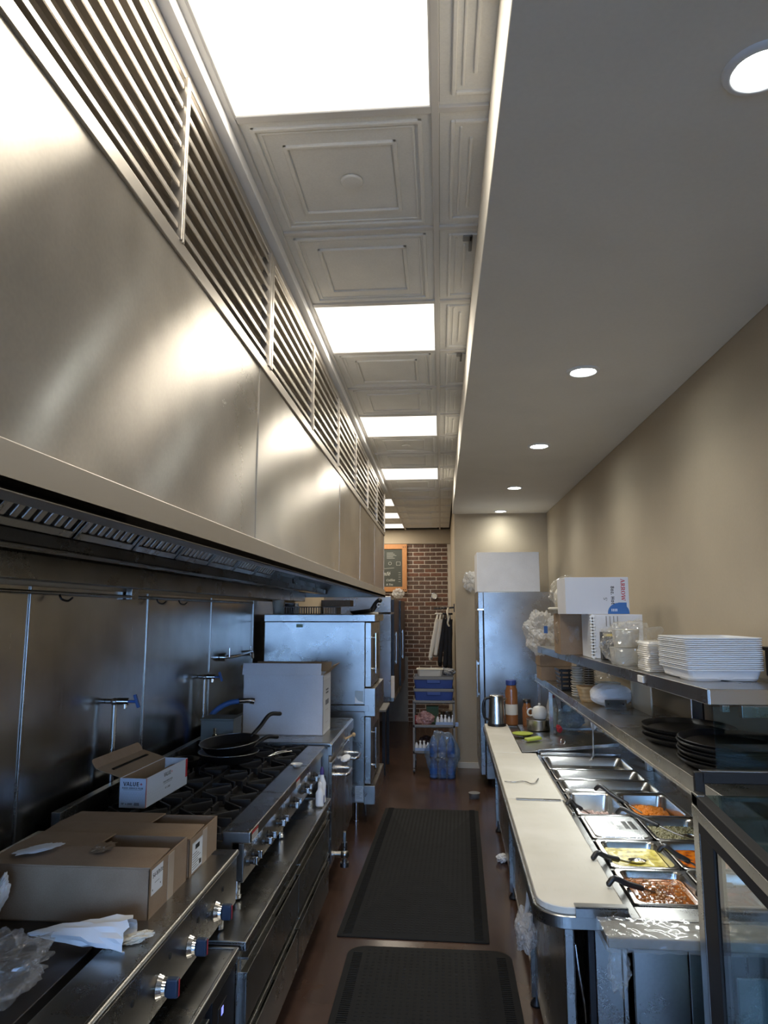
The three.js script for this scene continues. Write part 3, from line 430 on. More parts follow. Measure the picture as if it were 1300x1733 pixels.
{ const t = athing('water_hose', 'blue curved hose with silver end in front of the white carton', 'hose', [-1.62, 1.0, -4.95]);
  M('hose', tube([[-1.64, 0.985, -4.9], [-1.635, 1.08, -4.92], [-1.59, 1.18, -4.96], [-1.51, 1.235, -5.0], [-1.43, 1.25, -5.03]], 0.019, 36, 12), mat.bluePipe, t);
  M('hose_end', [tube([[-1.43, 1.25, -5.03], [-1.38, 1.252, -5.05], [-1.345, 1.248, -5.07]], 0.02, 10, 12), bar([-1.36, 1.25, -5.06], [-1.335, 1.245, -5.07], 0.024, 12)], mat.chrome, t); }
function fryingPan(label, pos, tilt, hy, hh) {
  const t = thing('frying_pan', label, 'pan', pos, hy, 'frying pans stacked on the range'); t.scale.setScalar(1.2); t.rotation.order = 'YXZ'; t.rotation.x = tilt;
  M('pan_bowl', lathe([[0, 0], [0.1, 0], [0.118, 0.006], [0.148, 0.045], [0.15, 0.047], [0.146, 0.047], [0.116, 0.01], [0.1, 0.004], [0, 0.004]], 40), mat.black, t);
  M('rim', T(R(new THREE.TorusGeometry(0.149, 0.0022, 6, 48), Math.PI / 2), 0, 0.047, 0), mat.steel, t);
  M('handle', tube([[0, 0.04, -0.146], [0, 0.055 + hh * 0.3, -0.2], [0, 0.06 + hh, -0.27], [0, 0.05 + hh, -0.34]], 0.011, 20, 8), mat.blackPowder, t);
}
fryingPan('black frying pan resting flat, lowest of the pans on the range', [-1.28, 0.99, -4.3], 0, -0.55, 0.02);
fryingPan('black frying pan tilted on top of another pan with raised handle', [-1.275, 1.05, -4.31], 0.1, -0.62, 0.06);
{ const t = thing('saucepan', 'small dark pan with a side knob at the back corner of the range', 'pan', [-1.49, 0.99, -4.14]); M('pan_bowl', lathe([[0, 0], [0.07, 0], [0.085, 0.04], [0.088, 0.042], [0.083, 0.042], [0.068, 0.004], [0, 0.004]], 28), mat.black, t); M('handle', tube([[0.0, 0.035, 0.084], [0.01, 0.05, 0.12], [0.0, 0.045, 0.15]], 0.008, 10, 6), mat.black, t); }
{ const t = thing('tongs', 'pair of shiny metal tongs lying on the far grates', 'tongs', [-1.02, 0.992, -4.5], 1.1); for (const s of [-1, 1]) M('arm', tube([[-0.1, 0.006, 0], [0, 0.012, 0.014 * s], [0.1, 0.006, 0.022 * s]], 0.005, 12, 6), mat.chrome, t); }
tag(M('small_bowl', lathe([[0, 0], [0.018, 0], [0.034, 0.018], [0.036, 0.019], [0.033, 0.019], [0.016, 0.004], [0, 0.004]], 24), mat.ceramic, scene, { pos: [-0.845, 0.983, -4.2] }), 'tiny white bowl on the steel ledge of the range', 'bowl');
function bottle(label, x, z, h, capMat, capH) { const t = thing('spray_bottle', label, 'bottle', [x, 0.7, z], 0, 'white bottles by the range'); M('bottle_body', lathe([[0, 0], [0.024, 0], [0.026, 0.006], [0.026, h * 0.7], [0.014, h * 0.88], [0.012, h]], 20), mat.white, t); M('cap', lathe([[0.013, h], [0.013, h + capH * 0.6], [0.006, h + capH], [0, h + capH]], 16), capMat, t); M('bottle_print', T(R(plane(0.024, 0.05), 0, Math.PI / 2, 0), 0.0268, h * 0.35, 0), std([0.04, 0.05, 0.3], 0.5), t); }
bottle('tall white squeeze bottle with violet cap leaning space by the range front', -0.755, -4.56, 0.165, std([0.06, 0.04, 0.2], 0.4), 0.045);
bottle('short white squeeze bottle in front of the taller one by the range', -0.752, -4.47, 0.11, mat.white, 0.03);
tag(M('wiping_cloth', T(R(crumple(0.035, 0.012, 0.05, 0.25, 2, 9, 2), 0.3, 0.2, 0.4), -0.69, 0.84, -5.2), mat.paper), 'pale blue cloth hanging on the fryer door handle', 'cloth');
{ // torn white paper on the griddle
  const L = []; for (let i = 0; i <= 12; i++) { const s = i / 12, r = 0.004 + 0.055 * Math.pow(s, 0.8), o = []; for (let a = 0; a < 18; a++) { const w = a / 18 * 2 * Math.PI, k = 1 + 0.5 * noise(Math.cos(w) * 1.8 + 3, Math.sin(w) * 1.8, s * 4); o.push([s * 0.3 + (i === 12 ? 0.02 * noise(a * 0.9, 1, 2) : 0), 0.045 * (1 - s) * 0.6 + Math.max(0.0, r * 0.75 + Math.sin(w) * r * 0.7 * k), Math.cos(w) * r * 1.1 * k + 0.05 * s]); } L.push(o); }
  tag(M('paper_wrap', loft(L, false, false, 0.5), mat.paper, scene, { pos: [-1.18, 0.937, -2.06], rot: [0, 0.12, 0] }), 'twisted sheet of white wrapping paper lying before the 54-White box', 'paper');
  tag(M('paper_scrap', T(R(crumple(0.045, 0.012, 0.022, 0.5, 2.2, 14, 2), 0, 0.4, 0.15), -0.87, 0.962, -2.07), mat.cream), 'folded cream paper scrap at the mouth of the twisted paper', 'paper');
  tag(M('paper_sheet', T(R(crumple(0.07, 0.004, 0.04, 0.35, 2, 17, 3), 0, 0.5, 0.1), -1.3, 1.118, -2.3), mat.paper), 'creased white paper lying on top of the 54-White box', 'paper');
  tag(M('paper_scrap', T(R(crumple(0.025, 0.09, 0.04, 0.45, 1.8, 23, 3), 0, 0.3, -0.35), -1.325, 1.02, -2.12), mat.paper), 'upright crumpled white paper at the left corner of the 54-White box', 'paper');
  tag(M('plastic_bag', T(crumple(0.13, 0.06, 0.2, 0.55, 1.9, 31, 4, 0.8), -1.13, 0.986, -1.78), mat.film), 'clear crumpled plastic film on the griddle at the bottom left', 'plastic bag');
}
// things on top of the oven
{ const t = athing('wire_basket', 'grey wire basket on top of the oven', 'basket', [-1.2, 1.854, -6.75]); const g = [box(-1.48, -0.98, 1.92, 1.928, -6.62, -6.63), box(-1.48, -0.98, 1.92, 1.928, -6.9, -6.91), box(-1.48, -0.98, 1.856, 1.862, -6.62, -6.91)]; for (let i = 0; i < 22; i++) { const x = -1.48 + i * 0.0235; g.push(box(x, x + 0.006, 1.858, 1.924, -6.62, -6.626, 0)); g.push(box(x, x + 0.006, 1.858, 1.924, -6.904, -6.91, 0)); } M('wire_frame', g, mat.grey, t); for (const x of [-1.48, -0.98]) M('basket_end', box(x - 0.003, x + 0.003, 1.858, 1.924, -6.62, -6.91), mat.grey, t); }
{ const t = athing('skillet', 'black skillet and handle hanging over the oven top edge', 'pan', [-0.72, 1.854, -6.62]); M('pan_bowl', T(R(lathe([[0, 0], [0.09, 0], [0.12, 0.035], [0.116, 0.035], [0.088, 0.005], [0, 0.005]], 28), 0, 0, 0.12), -0.74, 1.862, -6.7), mat.black, t); M('handle', tube([[-0.64, 1.9, -6.66], [-0.6, 1.96, -6.64], [-0.57, 1.985, -6.62]], 0.026, 14, 10), mat.black, t); M('handle_clasp', T(new THREE.TorusGeometry(0.018, 0.006, 8, 16), -0.575, 1.94, -6.61), mat.steel, t); }
tag(M('storage_tub', lathe([[0, 0], [0.05, 0], [0.062, 0.13], [0.066, 0.135], [0.06, 0.135], [0, 0.13]], 24), mat.cream, scene, { pos: [-1.56, 1.854, -6.75] }), 'cream plastic tub at the wall end of the oven top', 'tub');
tag(M('storage_tub', lathe([[0, 0], [0.045, 0], [0.052, 0.1], [0.056, 0.11], [0.05, 0.11], [0, 0.1]], 24), mat.grey, scene, { pos: [-1.5, 1.854, -6.98] }), 'grey plastic tub behind the wire basket on the oven', 'tub');
tag(M('baking_box', box(-1.14, -0.86, 1.931, 1.99, -6.72, -6.98), mat.card), 'flat tan box lying behind the wire basket on the oven', 'box');
tag(M('sheet_tray', loft([rrect(0.36, 0.5, 0.02, 0.02), rrect(0.34, 0.48, 0.02, 0), rrect(0.335, 0.475, 0.02, 0.003), rrect(0.35, 0.49, 0.02, 0.02)], true, true), mat.steelBright, scene, { pos: [-0.66, 1.856, -7.15] }), 'bright thin metal tray sticking out over the oven front', 'tray');
{ // far cabinet and post
  const t = athing('oven_cabinet', 'tall black-fronted cabinet raised before the brick wall', 'cabinet', [-1.15, 0, -11.2]);
  M('body', box(-1.66, -0.7, 0.65, 2.1, -10, -12.45, 0.005), mat.steel, t);
  const zs = [-10.02, -11.2, -12.43]; for (let i = 0; i < 2; i++) { const x = -0.655 + i * 0.03, d = M('door', box(-0.7, x, 0.74, 2.06, zs[i], zs[i + 1] + 0.012, 0.006), mat.blackPowder, t); M('door_handle', [box(x + 0.01, x + 0.024, 1.15, 1.6, zs[i] - 0.18, zs[i] - 0.2), box(x, x + 0.012, 1.17, 1.2, zs[i] - 0.18, zs[i] - 0.2), box(x, x + 0.012, 1.55, 1.58, zs[i] - 0.18, zs[i] - 0.2)], mat.steel, d); }
  M('kick_plate', box(-0.72, -0.66, 0.65, 0.73, -10, -12.43), mat.steel, t); M('corner_guard', box(-0.7, -0.65, 0.7, 1.0, -9.992, -10.0), mat.white, t);
  for (const x of [-1.55, -1.15]) for (const z of [-10.2, -12.2]) M('leg', box(x - 0.03, x + 0.03, 0, 0.65, z - 0.03, z + 0.03), mat.steel, t);
  M('stand_rail', box(-1.6, -0.75, 0.6, 0.65, -10.1, -12.3), mat.steel, t);
  tag(M('film_bundle', T(crumple(0.1, 0.09, 0.16, 0.3, 2.4, 77, 3, 0.9), -0.72, 2.19, -12.05), mat.filmMilky), 'bundle of pale plastic film on the black-fronted cabinet', 'plastic wrap');
  const p = athing('side_table', 'small black table with square legs on the floor past the oven', 'table', [-0.95, 0, -8.8]);
  M('table_top', box(-1.25, -0.655, 0.715, 0.74, -8.47, -9.15, 0.004), mat.grey, p);
  for (const x of [-1.22, -0.68]) for (const z of [-8.5, -9.12]) M('leg', box(x - 0.02, x + 0.02, 0, 0.715, z - 0.02, z + 0.02, 0.004), mat.blackPowder, p);
  tag(M('red_bag', T(crumple(0.11, 0.1, 0.1, 0.3, 2, 81, 3, 0.9), -0.84, 0.832, -8.7), mat.red), 'red bag lying on the small black table past the oven', 'bag');
}

// ---------- serving line on the right ----------
const TH = -0.0149, CXu = (u, z) => 0.26 - 0.0149 * z + u;
{ // prep counter carrying the boards
  const t = athing('prep_counter', 'long stainless prep counter with open end shelf under the white boards', 'counter', [CXu(0.15, -4.5), 0, -4.5]);
  const sk = (g) => { const p = g.attributes.position; for (let i = 0; i < p.count; i++) p.setX(i, p.getX(i) + 0.26 - 0.0149 * p.getZ(i)); return g; }; // follows the slight turn of the counter
  const B = (...a) => sk(box(...a));
  // top apron with the rounded near corner
  const sh = new THREE.Shape(); const r = 0.11; sh.moveTo(0.3, 2.53); sh.lineTo(0.01 + r, 2.53); sh.absarc(0.01 + r, 2.53 + r, r, -Math.PI / 2, -Math.PI, true); sh.lineTo(0.01, 6.5); sh.lineTo(0.3, 6.5); sh.lineTo(0.3, 2.53);
  const ex = (s, d, y, be = 0.003) => { const g = new THREE.ExtrudeGeometry(s, { depth: d, bevelEnabled: be > 0, bevelSize: be, bevelThickness: be, bevelSegments: 1, curveSegments: 10 }); g.rotateX(-Math.PI / 2); g.translate(0, y, 0); return g; };
  M('top_apron', sk(ex(sh, 0.036, 0.839)), mat.steel, t);
  M('side_panel', [B(0.12, 0.14, 0.1, 0.84, -2.6, -3.72), B(0.125, 0.145, 0.1, 0.84, -3.75, -5.0), B(0.12, 0.14, 0.12, 0.84, -5.02, -6.48)], mat.steel, t);
  M('side_post', [B(0.105, 0.135, 0.02, 0.84, -2.585, -2.61), B(0.1, 0.13, 0.04, 0.84, -3.72, -3.75), B(0.1, 0.13, 0.04, 0.84, -5.0, -5.03), B(0.1, 0.13, 0.04, 0.84, -6.45, -6.48)], mat.steel, t);
  for (const z of [-3.735, -5.015, -6.46]) M('foot', sk(lathe([[0, 0], [0.032, 0], [0.03, 0.012], [0.016, 0.03], [0.016, 0.09]], 16).translate(0.125, 0, z)), mat.black, t);
  M('back_panel', B(0.29, 0.3, 0.1, 0.84, -2.59, -6.48), mat.steel, t);
  M('end_post', B(0.178, 0.2, 0, 0.84, -2.565, -2.59), mat.blackPowder, t);
  M('end_panel', [B(0.2, 0.285, 0.02, 0.838, -2.558, -2.575), B(0.285, 0.3, 0.02, 0.838, -2.55, -2.58)], mat.steel, t);
  M('shelf', [B(0.14, 0.3, 0.24, 0.255, -2.57, -3.7), B(0.12, 0.3, 0.08, 0.1, -2.57, -6.48)], mat.steel, t);
}
function board(label, u0, u1, z0, z1, rc) {
  const sh = new THREE.Shape(), y0 = -z0, y1 = -z1; sh.moveTo(u1, y0); sh.lineTo(u0 + rc, y0); sh.absarc(u0 + rc, y0 + rc, rc, -Math.PI / 2, -Math.PI, true); sh.lineTo(u0, y1); sh.lineTo(u1, y1);
  const g = new THREE.ExtrudeGeometry(sh, { depth: 0.018, bevelEnabled: true, bevelSize: 0.0025, bevelThickness: 0.0025, bevelSegments: 1, curveSegments: 10 }); g.rotateX(-Math.PI / 2);
  const xc = CXu(0, (z0 + z1) / 2), zc = (z0 + z1) / 2; g.translate(0, 0.8805, -zc);
  const m = M('cutting_board', g, mat.cutboard, scene, { pos: [xc, 0, zc], rot: [0, TH, 0] }); m.userData.label = label; m.userData.category = 'cutting board'; m.userData.group = 'white boards on the prep counter';
}
board('white cutting board with rounded corner, nearest on the right counter', 0.022, 0.3, -2.545, -3.915, 0.1);
board('middle white cutting board with a bent wire lying on it', 0.022, 0.312, -3.93, -5.16, 0.004);
board('far narrow white cutting board in front of the steel kettle', 0.02, 0.215, -5.175, -6.46, 0.004);
{ const t = athing('board_bracket', 'folded steel bracket holding the near end of the nearest cutting board', 'bracket', [CXu(0.2, -2.53), 0.85, -2.53]); const a = CXu(0.135, -2.53), b = CXu(0.305, -2.53); M('bracket_plate', [box(a, b, 0.876, 0.909, -2.522, -2.528, 0.001), box(a, b, 0.9035, 0.909, -2.522, -2.56, 0.001)], mat.steel, t); }
tag(M('steel_strip', R(box(-0.115, 0.115, 0, 0.005, -0.014, 0.014, 0.001), 0, -0.03, 0), mat.steel, scene, { pos: [CXu(0.18, -3.92), 0.9015, -3.9], rot: [0, TH, 0] }), 'flat grey steel strip across the joint of two cutting boards', 'strip');
tag(M('bent_wire', tube([[0, 0.005, 0], [0.06, 0.005, 0.012], [0.11, 0.006, -0.004], [0.145, 0.006, 0.05], [0.165, 0.006, 0.035], [0.2, 0.005, -0.08]], 0.0035, 40, 6), mat.steel, scene, { pos: [CXu(0.035, -4.3), 0.9025, -4.28] }), 'thin bent wire skewer lying on the middle cutting board', 'skewer');
{ // steam table frame
  const t = athing('steam_table', 'stainless steam table holding the food pans beside the cutting boards', 'steam table', [CXu(0.62, -3.9), 0, -3.9]);
  const sk = (g) => { const p = g.attributes.position; for (let i = 0; i < p.count; i++) p.setX(i, p.getX(i) + 0.26 - 0.0149 * p.getZ(i)); return g; }, B = (...a) => sk(box(...a));
  const rows = [-2.585, -2.937, -3.288, -3.65, -4.105, -4.39, -4.665, -5.075];
  M('deck', [B(0.306, 0.336, 0.865, 0.893, -2.48, -6.48), B(0.885, 1.0, 0.865, 0.893, -2.48, -6.48), B(0.336, 0.885, 0.865, 0.893, -2.48, -2.585), ...rows.slice(1).map((z) => B(0.336, 0.885, 0.865, 0.892, z + 0.008, z - 0.008)), B(0.336, 0.885, 0.862, 0.893, -5.083, -6.48)], mat.steel, t);
  M('well', [B(0.33, 0.89, 0.7, 0.71, -2.58, -5.08), B(0.33, 0.336, 0.7, 0.87, -2.58, -5.08), B(0.885, 0.89, 0.7, 0.87, -2.58, -5.08)], mat.steel, t);
  M('pan_rail', [B(0.312, 0.328, 0.893, 0.908, -3.66, -4.62, 0.004), B(0.34, 0.88, 0.893, 0.915, -5.1, -5.13, 0.004)], mat.steelBright, t);
  M('front_panel', [B(0.31, 0.48, 0.02, 0.865, -2.5, -2.52), B(0.485, 0.66, 0.02, 0.865, -2.51, -2.53), B(0.665, 1.0, 0.02, 0.865, -2.5, -2.52)], mat.steel, t);
  M('cabinet', [B(0.33, 1.0, 0.05, 0.69, -2.53, -6.48)], mat.steel, t);
  M('back_riser', B(0.985, 1.0, 0.89, 1.05, -2.6, -6.48), mat.steel, t);
}
{ // film-wrapped ledge on the near end
  const t = athing('wrapped_ledge', 'marbled ledge wrapped in clear film at the near end of the steam table', 'ledge', [CXu(0.45, -2.42), 0.84, -2.42]); const a = CXu(0.2, -2.42), b = CXu(0.73, -2.42);
  M('slab', box(a, b, 0.862, 0.892, -2.345, -2.475, 0.004), std([1, 1, 1], 0.35, 0, { map: dataTex(256, 256, (u, v) => { const k = 0.1 * fbm(u, v, 5, 3) + 0.16 * Math.max(0, per(u, v, 9, 6)); return [0.47 + k, 0.46 + k, 0.43 + k]; }, true, [2, 2]) }), t);
  const g = new THREE.BoxGeometry(b - a + 0.012, 0.045, 0.14, 60, 5, 16), p = g.attributes.position; for (let i = 0; i < p.count; i++) p.setXYZ(i, p.getX(i), p.getY(i) + 0.006 * noise(p.getX(i) * 40, p.getZ(i) * 40, 1), p.getZ(i) + 0.006 * noise(p.getX(i) * 30, p.getY(i) * 40, 5)); g.computeVertexNormals(); g.translate((a + b) / 2, 0.877, -2.41);
  M('film', g, mat.film, t); M('film_corner', T(crumple(0.03, 0.07, 0.025, 0.5, 2.4, 12, 3), a + 0.035, 0.8, -2.37), mat.film, t);
  M('bracket', box(a + 0.05, b, 0.8, 0.86, -2.485, -2.492), mat.steel, t);
}
// food pans
function foodPan(label, u0, u1, z0, z1, h = 0.1, parts, group) {
  const w = u1 - u0, d = z0 - z1, t = thing('food_pan', label, 'food pan', [CXu((u0 + u1) / 2, (z0 + z1) / 2), 0.8945, (z0 + z1) / 2], TH, group);
  M('pan_body', loft([rrect(w, d, 0.02, -0.006), rrect(w, d, 0.02, 0.002), rrect(w - 0.006, d - 0.006, 0.02, 0.004), rrect(w - 0.03, d - 0.03, 0.032, 0.003), rrect(w - 0.036, d - 0.036, 0.034, -0.004), rrect(w - 0.05, d - 0.05, 0.04, -h * 0.8), rrect(w - 0.075, d - 0.075, 0.04, -h)], false, true, 0.45), mat.pan, t);
  if (parts) parts(t, w - 0.046, d - 0.046); return t;
}
function foodSurface(t, w, d, y, name, m, amp, f, sd) {
  const loops = [], n = 20; for (let k = 0; k <= n; k++) { const s = 1 - k / n + 0.0005, o = rrect(w * s, d * s, 0.034 * s, y, 7); for (const q of o) q[1] += amp * noise(q[0] * f + sd, q[2] * f, sd) + amp * 0.5 * noise(q[0] * f * 2.3, q[2] * f * 2.3, sd + 4); loops.push(o); }
  return M(name, loft(loops, false, true, 3), m, t);
}
const foodTex = (cols, f, z, n = 256) => dataTex(n, n, (u, v) => { const k = fbm(u, v, f, z) + 0.5 + 0.3 * (rnd() - 0.5), i = Math.max(0, Math.min(cols.length - 1.001, k * (cols.length - 1) / 1)), a = Math.floor(i), b = i - a; return cols[a].map((c, j) => c * (1 - b) + cols[a + 1][j] * b); }, true, [4, 4]);
const blobs = (t, name, geo, m, n, w, d, y, hump, s0, s1) => { const im = new THREE.InstancedMesh(geo, m, n), o = new THREE.Object3D(); for (let i = 0; i < n; i++) { const x = rr(-0.5, 0.5) * w, z = rr(-0.5, 0.5) * d; o.position.set(x, y + hump * (1 - 2 * Math.abs(x / w)) * (1 - 1.6 * Math.abs(z / d)) + rr(-0.003, 0.004), z); o.rotation.set(rr(0, 6), rr(0, 6), rr(0, 6)); o.scale.setScalar(rr(s0, s1)); o.updateMatrix(); im.setMatrixAt(i, o.matrix); } im.name = name; im.userData.kind = 'stuff'; im.castShadow = im.receiveShadow = true; t.add(im); return im; };
const G1 = 'food pans in the steam table', bean = uvBox(new THREE.SphereGeometry(1, 7, 5).scale(1, 0.75, 0.75)), dice = uvBox(new RoundedBoxGeometry(1, 1, 1, 1, 0.18));
foodPan('steel pan of glossy brown bean curry, nearest in the steam table', 0.345, 0.607, -2.592, -2.93, 0.1, (t, w, d) => {
  foodSurface(t, w, d, -0.022, 'bean_curry', phy([1, 1, 1], 0.1, 0, { map: foodTex([[0.4, 0.2, 0.08], [0.62, 0.36, 0.15], [0.72, 0.46, 0.22]], 6, 2), clearcoat: 1, clearcoatRoughness: 0.06 }), 0.005, 42, 1);
  blobs(t, 'beans', bean, phy([0.3, 0.15, 0.06], 0.25, 0, { clearcoat: 0.6 }), 150, w * 0.9, d * 0.9, -0.026, 0.004, 0.005, 0.009); });
foodPan('steel pan beside the brown bean curry, half hidden by the black case post', 0.615, 0.877, -2.592, -2.93, 0.1, (t, w, d) => foodSurface(t, w, d, -0.04, 'brown_curry', phy([1, 1, 1], 0.25, 0, { map: foodTex([[0.3, 0.12, 0.05], [0.45, 0.2, 0.08]], 6, 5) }), 0.004, 30, 3), null);
foodPan('steel pan filled with pale yellow sauce', 0.345, 0.607, -2.945, -3.28, 0.1, (t, w, d) => foodSurface(t, w, d, -0.022, 'yellow_sauce', phy([1, 1, 1], 0.3, 0, { map: foodTex([[0.5, 0.44, 0.12], [0.74, 0.68, 0.28], [0.84, 0.8, 0.5]], 9, 7) }), 0.004, 48, 5));
foodPan('steel pan of orange curry beside the yellow sauce', 0.615, 0.877, -2.945, -3.28, 0.1, (t, w, d) => foodSurface(t, w, d, -0.025, 'orange_curry', phy([1, 1, 1], 0.22, 0, { map: foodTex([[0.5, 0.2, 0.02], [0.78, 0.4, 0.05], [0.86, 0.52, 0.14]], 8, 8), clearcoat: 0.6, clearcoatRoughness: 0.1 }), 0.003, 50, 7));
{ const t = foodPan('steel pan under a wet condensation-spotted slotted cover', 0.345, 0.6, -3.297, -3.64, 0.1); const lid = M('slotted_cover', loft([rrect(0.232, 0.322, 0.03, 0.002), rrect(0.228, 0.318, 0.03, 0.008), rrect(0.2, 0.29, 0.03, 0.009)], false, true, 0.4), std([0.75, 0.75, 0.74], 0.35, 1, { bumpMap: dataTex(256, 256, (u, v) => Math.max(0, per(u, v, 26, 3)) * 1.5, false, [6, 6]), bumpScale: 0.003 }), t); for (const x of [-0.02, 0.04, 0.07]) M('slot', box(x, x + 0.022, 0.0088, 0.0105, -0.07, 0.055, 0.001), mat.steel, lid);
  blobs(t, 'droplets', bean, mat.glass, 260, 0.21, 0.3, 0.009, 0, 0.0012, 0.0028); }
foodPan('steel pan of pale green herb rice beside the slotted cover', 0.61, 0.877, -3.297, -3.64, 0.1, (t, w, d) => { foodSurface(t, w, d, -0.03, 'herb_rice', std([1, 1, 1], 0.6, 0, { map: foodTex([[0.2, 0.19, 0.1], [0.46, 0.44, 0.3], [0.6, 0.59, 0.46]], 16, 9) }), 0.006, 60, 9); blobs(t, 'rice_grains', bean, std([0.42, 0.4, 0.27], 0.5), 420, w * 0.94, d * 0.92, -0.03, 0.004, 0.003, 0.0055); });
foodPan('deep steel pan with a little pink chopped onion, left of the carrots', 0.345, 0.597, -3.66, -4.095, 0.14, (t, w, d) => { foodSurface(t, w * 0.86, d * 0.86, -0.085, 'onion_layer', std([0.32, 0.2, 0.17], 0.4, 0, {}), 0.006, 40, 11); blobs(t, 'chopped_onion', bean, std([0.55, 0.4, 0.36], 0.3), 240, w * 0.8, d * 0.8, -0.085, 0.02, 0.005, 0.011); });
foodPan('steel pan of bright orange diced carrots', 0.612, 0.877, -3.66, -4.095, 0.14, (t, w, d) => { foodSurface(t, w * 0.88, d * 0.88, -0.058, 'carrot_layer', std([0.62, 0.2, 0.015], 0.45), 0.006, 50, 12); blobs(t, 'diced_carrots', dice, std([0.72, 0.24, 0.018], 0.42), 900, w * 0.86, d * 0.86, -0.056, 0.025, 0.008, 0.012); });
foodPan('shallow empty steel pan next to the onion and carrot pans', 0.345, 0.877, -4.112, -4.382, 0.05, null, 'empty pans');
foodPan('shallow empty steel pan, middle of the three empty ones', 0.345, 0.877, -4.398, -4.657, 0.05, null, 'empty pans');
foodPan('shallow empty steel pan, farthest, before the loose steel cover', 0.345, 0.877, -4.673, -5.067, 0.06, null, 'empty pans');
// serving spoons
function spoon(label, base, tip, bend, bowl, m = mat.blackPlastic) {
  const t = thing('serving_spoon', label, 'spoon', base, 0, 'serving spoons'), b = V(tip).sub(V(base)), L = b.length();
  t.rotation.y = Math.atan2(-b.z, b.x); const pitch = Math.asin(b.y / L);
  M('handle', tube([[0, 0, 0], [0.02, 0.012 + bend * 0.4, 0], [L * 0.3, Math.sin(pitch) * L * 0.3 + bend, 0], [L * 0.55, Math.sin(pitch) * L * 0.55 + bend * 0.5, 0]], 0.0105, 20, 8), m, t);
  M('shank', tube([[L * 0.53, Math.sin(pitch) * L * 0.53 + bend * 0.5, 0], [L * 0.75, Math.sin(pitch) * L * 0.75, 0], [L * 0.96, Math.sin(pitch) * L, 0]], 0.004, 12, 6), mat.steel, t);
  if (bowl) M('bowl', T(R(new THREE.SphereGeometry(1, 16, 8, 0, 7, Math.PI / 2, Math.PI / 2).scale(0.038, 0.014, 0.03), 0, 0, pitch * 0.3), L, Math.sin(pitch) * L + 0.012, 0), mat.steelBright, t);
}
const P = (u, y, z) => [CXu(u, z), y, z];
spoon('black spoon handle reaching from the bean curry over the nearest board', P(0.285, 0.915, -2.72), P(0.5, 0.862, -2.78), 0.012, true);
spoon('black spoon handle on the near board edge beside the yellow sauce', P(0.285, 0.912, -3.0), P(0.47, 0.87, -3.08), 0.01, true);
spoon('black spoon handle between the yellow sauce and the orange curry', P(0.545, 0.94, -3.02), P(0.72, 0.872, -2.985), 0.014, true);
spoon('short black spoon handle at the right rim of the bean curry', P(0.575, 0.91, -2.66), P(0.7, 0.868, -2.72), 0.012, false);
spoon('long black-handled ladle lying across the slotted cover', P(0.5, 0.945, -3.53), P(0.78, 0.88, -3.38), 0.016, true);
spoon('black spoon handle on the left rim of the onion pan', P(0.31, 0.915, -3.79), P(0.43, 0.85, -3.84), 0.01, false);
spoon('black spoon handle between the onion and carrot pans', P(0.49, 0.945, -3.98), P(0.73, 0.835, -3.86), 0.012, true);
spoon('long black ladle handle seen through the glass of the display case', [0.86, 0.925, -2.62], [1.12, 0.9, -2.8], 0.02, false);
{ // loose steel cover beyond the pans, tilted
  const t = thing('steam_cover', 'loose grey steel cover tilted on the far end of the steam table', 'cover', P(0.33, 0.897, -5.18), TH); t.rotation.order = 'YZX'; t.rotation.z = 0.1;
  M('cover_sheet', [box(-0.1, 0.55, 0.012, 0.016, -0.48, 0, 0.001)], mat.steel, t); M('bright_edge', box(0.0, 0.56, 0, 0.022, -0.008, 0.004, 0.001), mat.steelBright, t); M('left_edge', box(-0.108, -0.1, 0, 0.018, -0.48, 0, 0.001), mat.steel, t);
  M('ring_handle', T(R(new THREE.TorusGeometry(0.02, 0.004, 8, 20), 0, 0.6, 0), 0.2, 0.034, -0.15), mat.chrome, t); }
{ const t = athing('shelf_rod', 'thin steel rod rising from the steam table to the lower shelf', 'rod', [1.02, 0.893, -5.0]); M('rod', bar([1.02, 0.9, -5.05], [1.03, 1.23, -5.05], 0.006), mat.steel, t); M('foot', tube([[1.02, 0.905, -5.05], [1.0, 0.897, -5.0]], 0.006, 6, 6), mat.steel, t); }
// shelves
{ const t = athing('lower_shelf', 'lower stainless shelf carrying the black trays above the steam table', 'shelf', [1.1, 1.23, -4.7]);
  M('shelf_plate', box(0.89, 1.345, 1.275, 1.29, -2.42, -6.9, 0.003), mat.steel, t); M('front_fascia', [box(0.882, 0.894, 1.235, 1.296, -2.42, -6.9, 0.003), box(0.876, 0.884, 1.23, 1.242, -2.42, -6.9, 0.002)], mat.steel, t);
  { const tl = (g) => T(R(g, 0, 0, -0.6), 0.915, 1.215, 0), lamp = M('lamp_housing', tl(box(-0.026, 0.026, -0.004, 0.02, -2.75, -4.9, 0.004)), mat.steelBright, t); M('lamp_tube', tl(box(-0.02, 0.02, -0.009, -0.004, -2.8, -4.85, 0.001)), LIT([0.93, 0.98, 1], 2.5), lamp);
    const l = new THREE.RectAreaLight(new THREE.Color().setRGB(0.95, 1, 0.97), STRIP_L, 0.036, 2.05); l.position.set(0.915 - 0.007 - 1.1, 1.215 - 0.0105 - 1.23, -3.825 + 4.7); l.rotation.order = 'ZXY'; l.rotation.set(-Math.PI / 2, 0, -0.6); t.add(l); }
  for (const z of [-2.46, -4.7, -6.82]) M('support_post', box(1.27, 1.31, 0.893, 1.275, z - 0.02, z + 0.02, 0.003), mat.steel, t);
  M('near_post', box(0.895, 0.925, 0.893, 1.275, -6.83, -6.86, 0.003), mat.steelBright, t); }
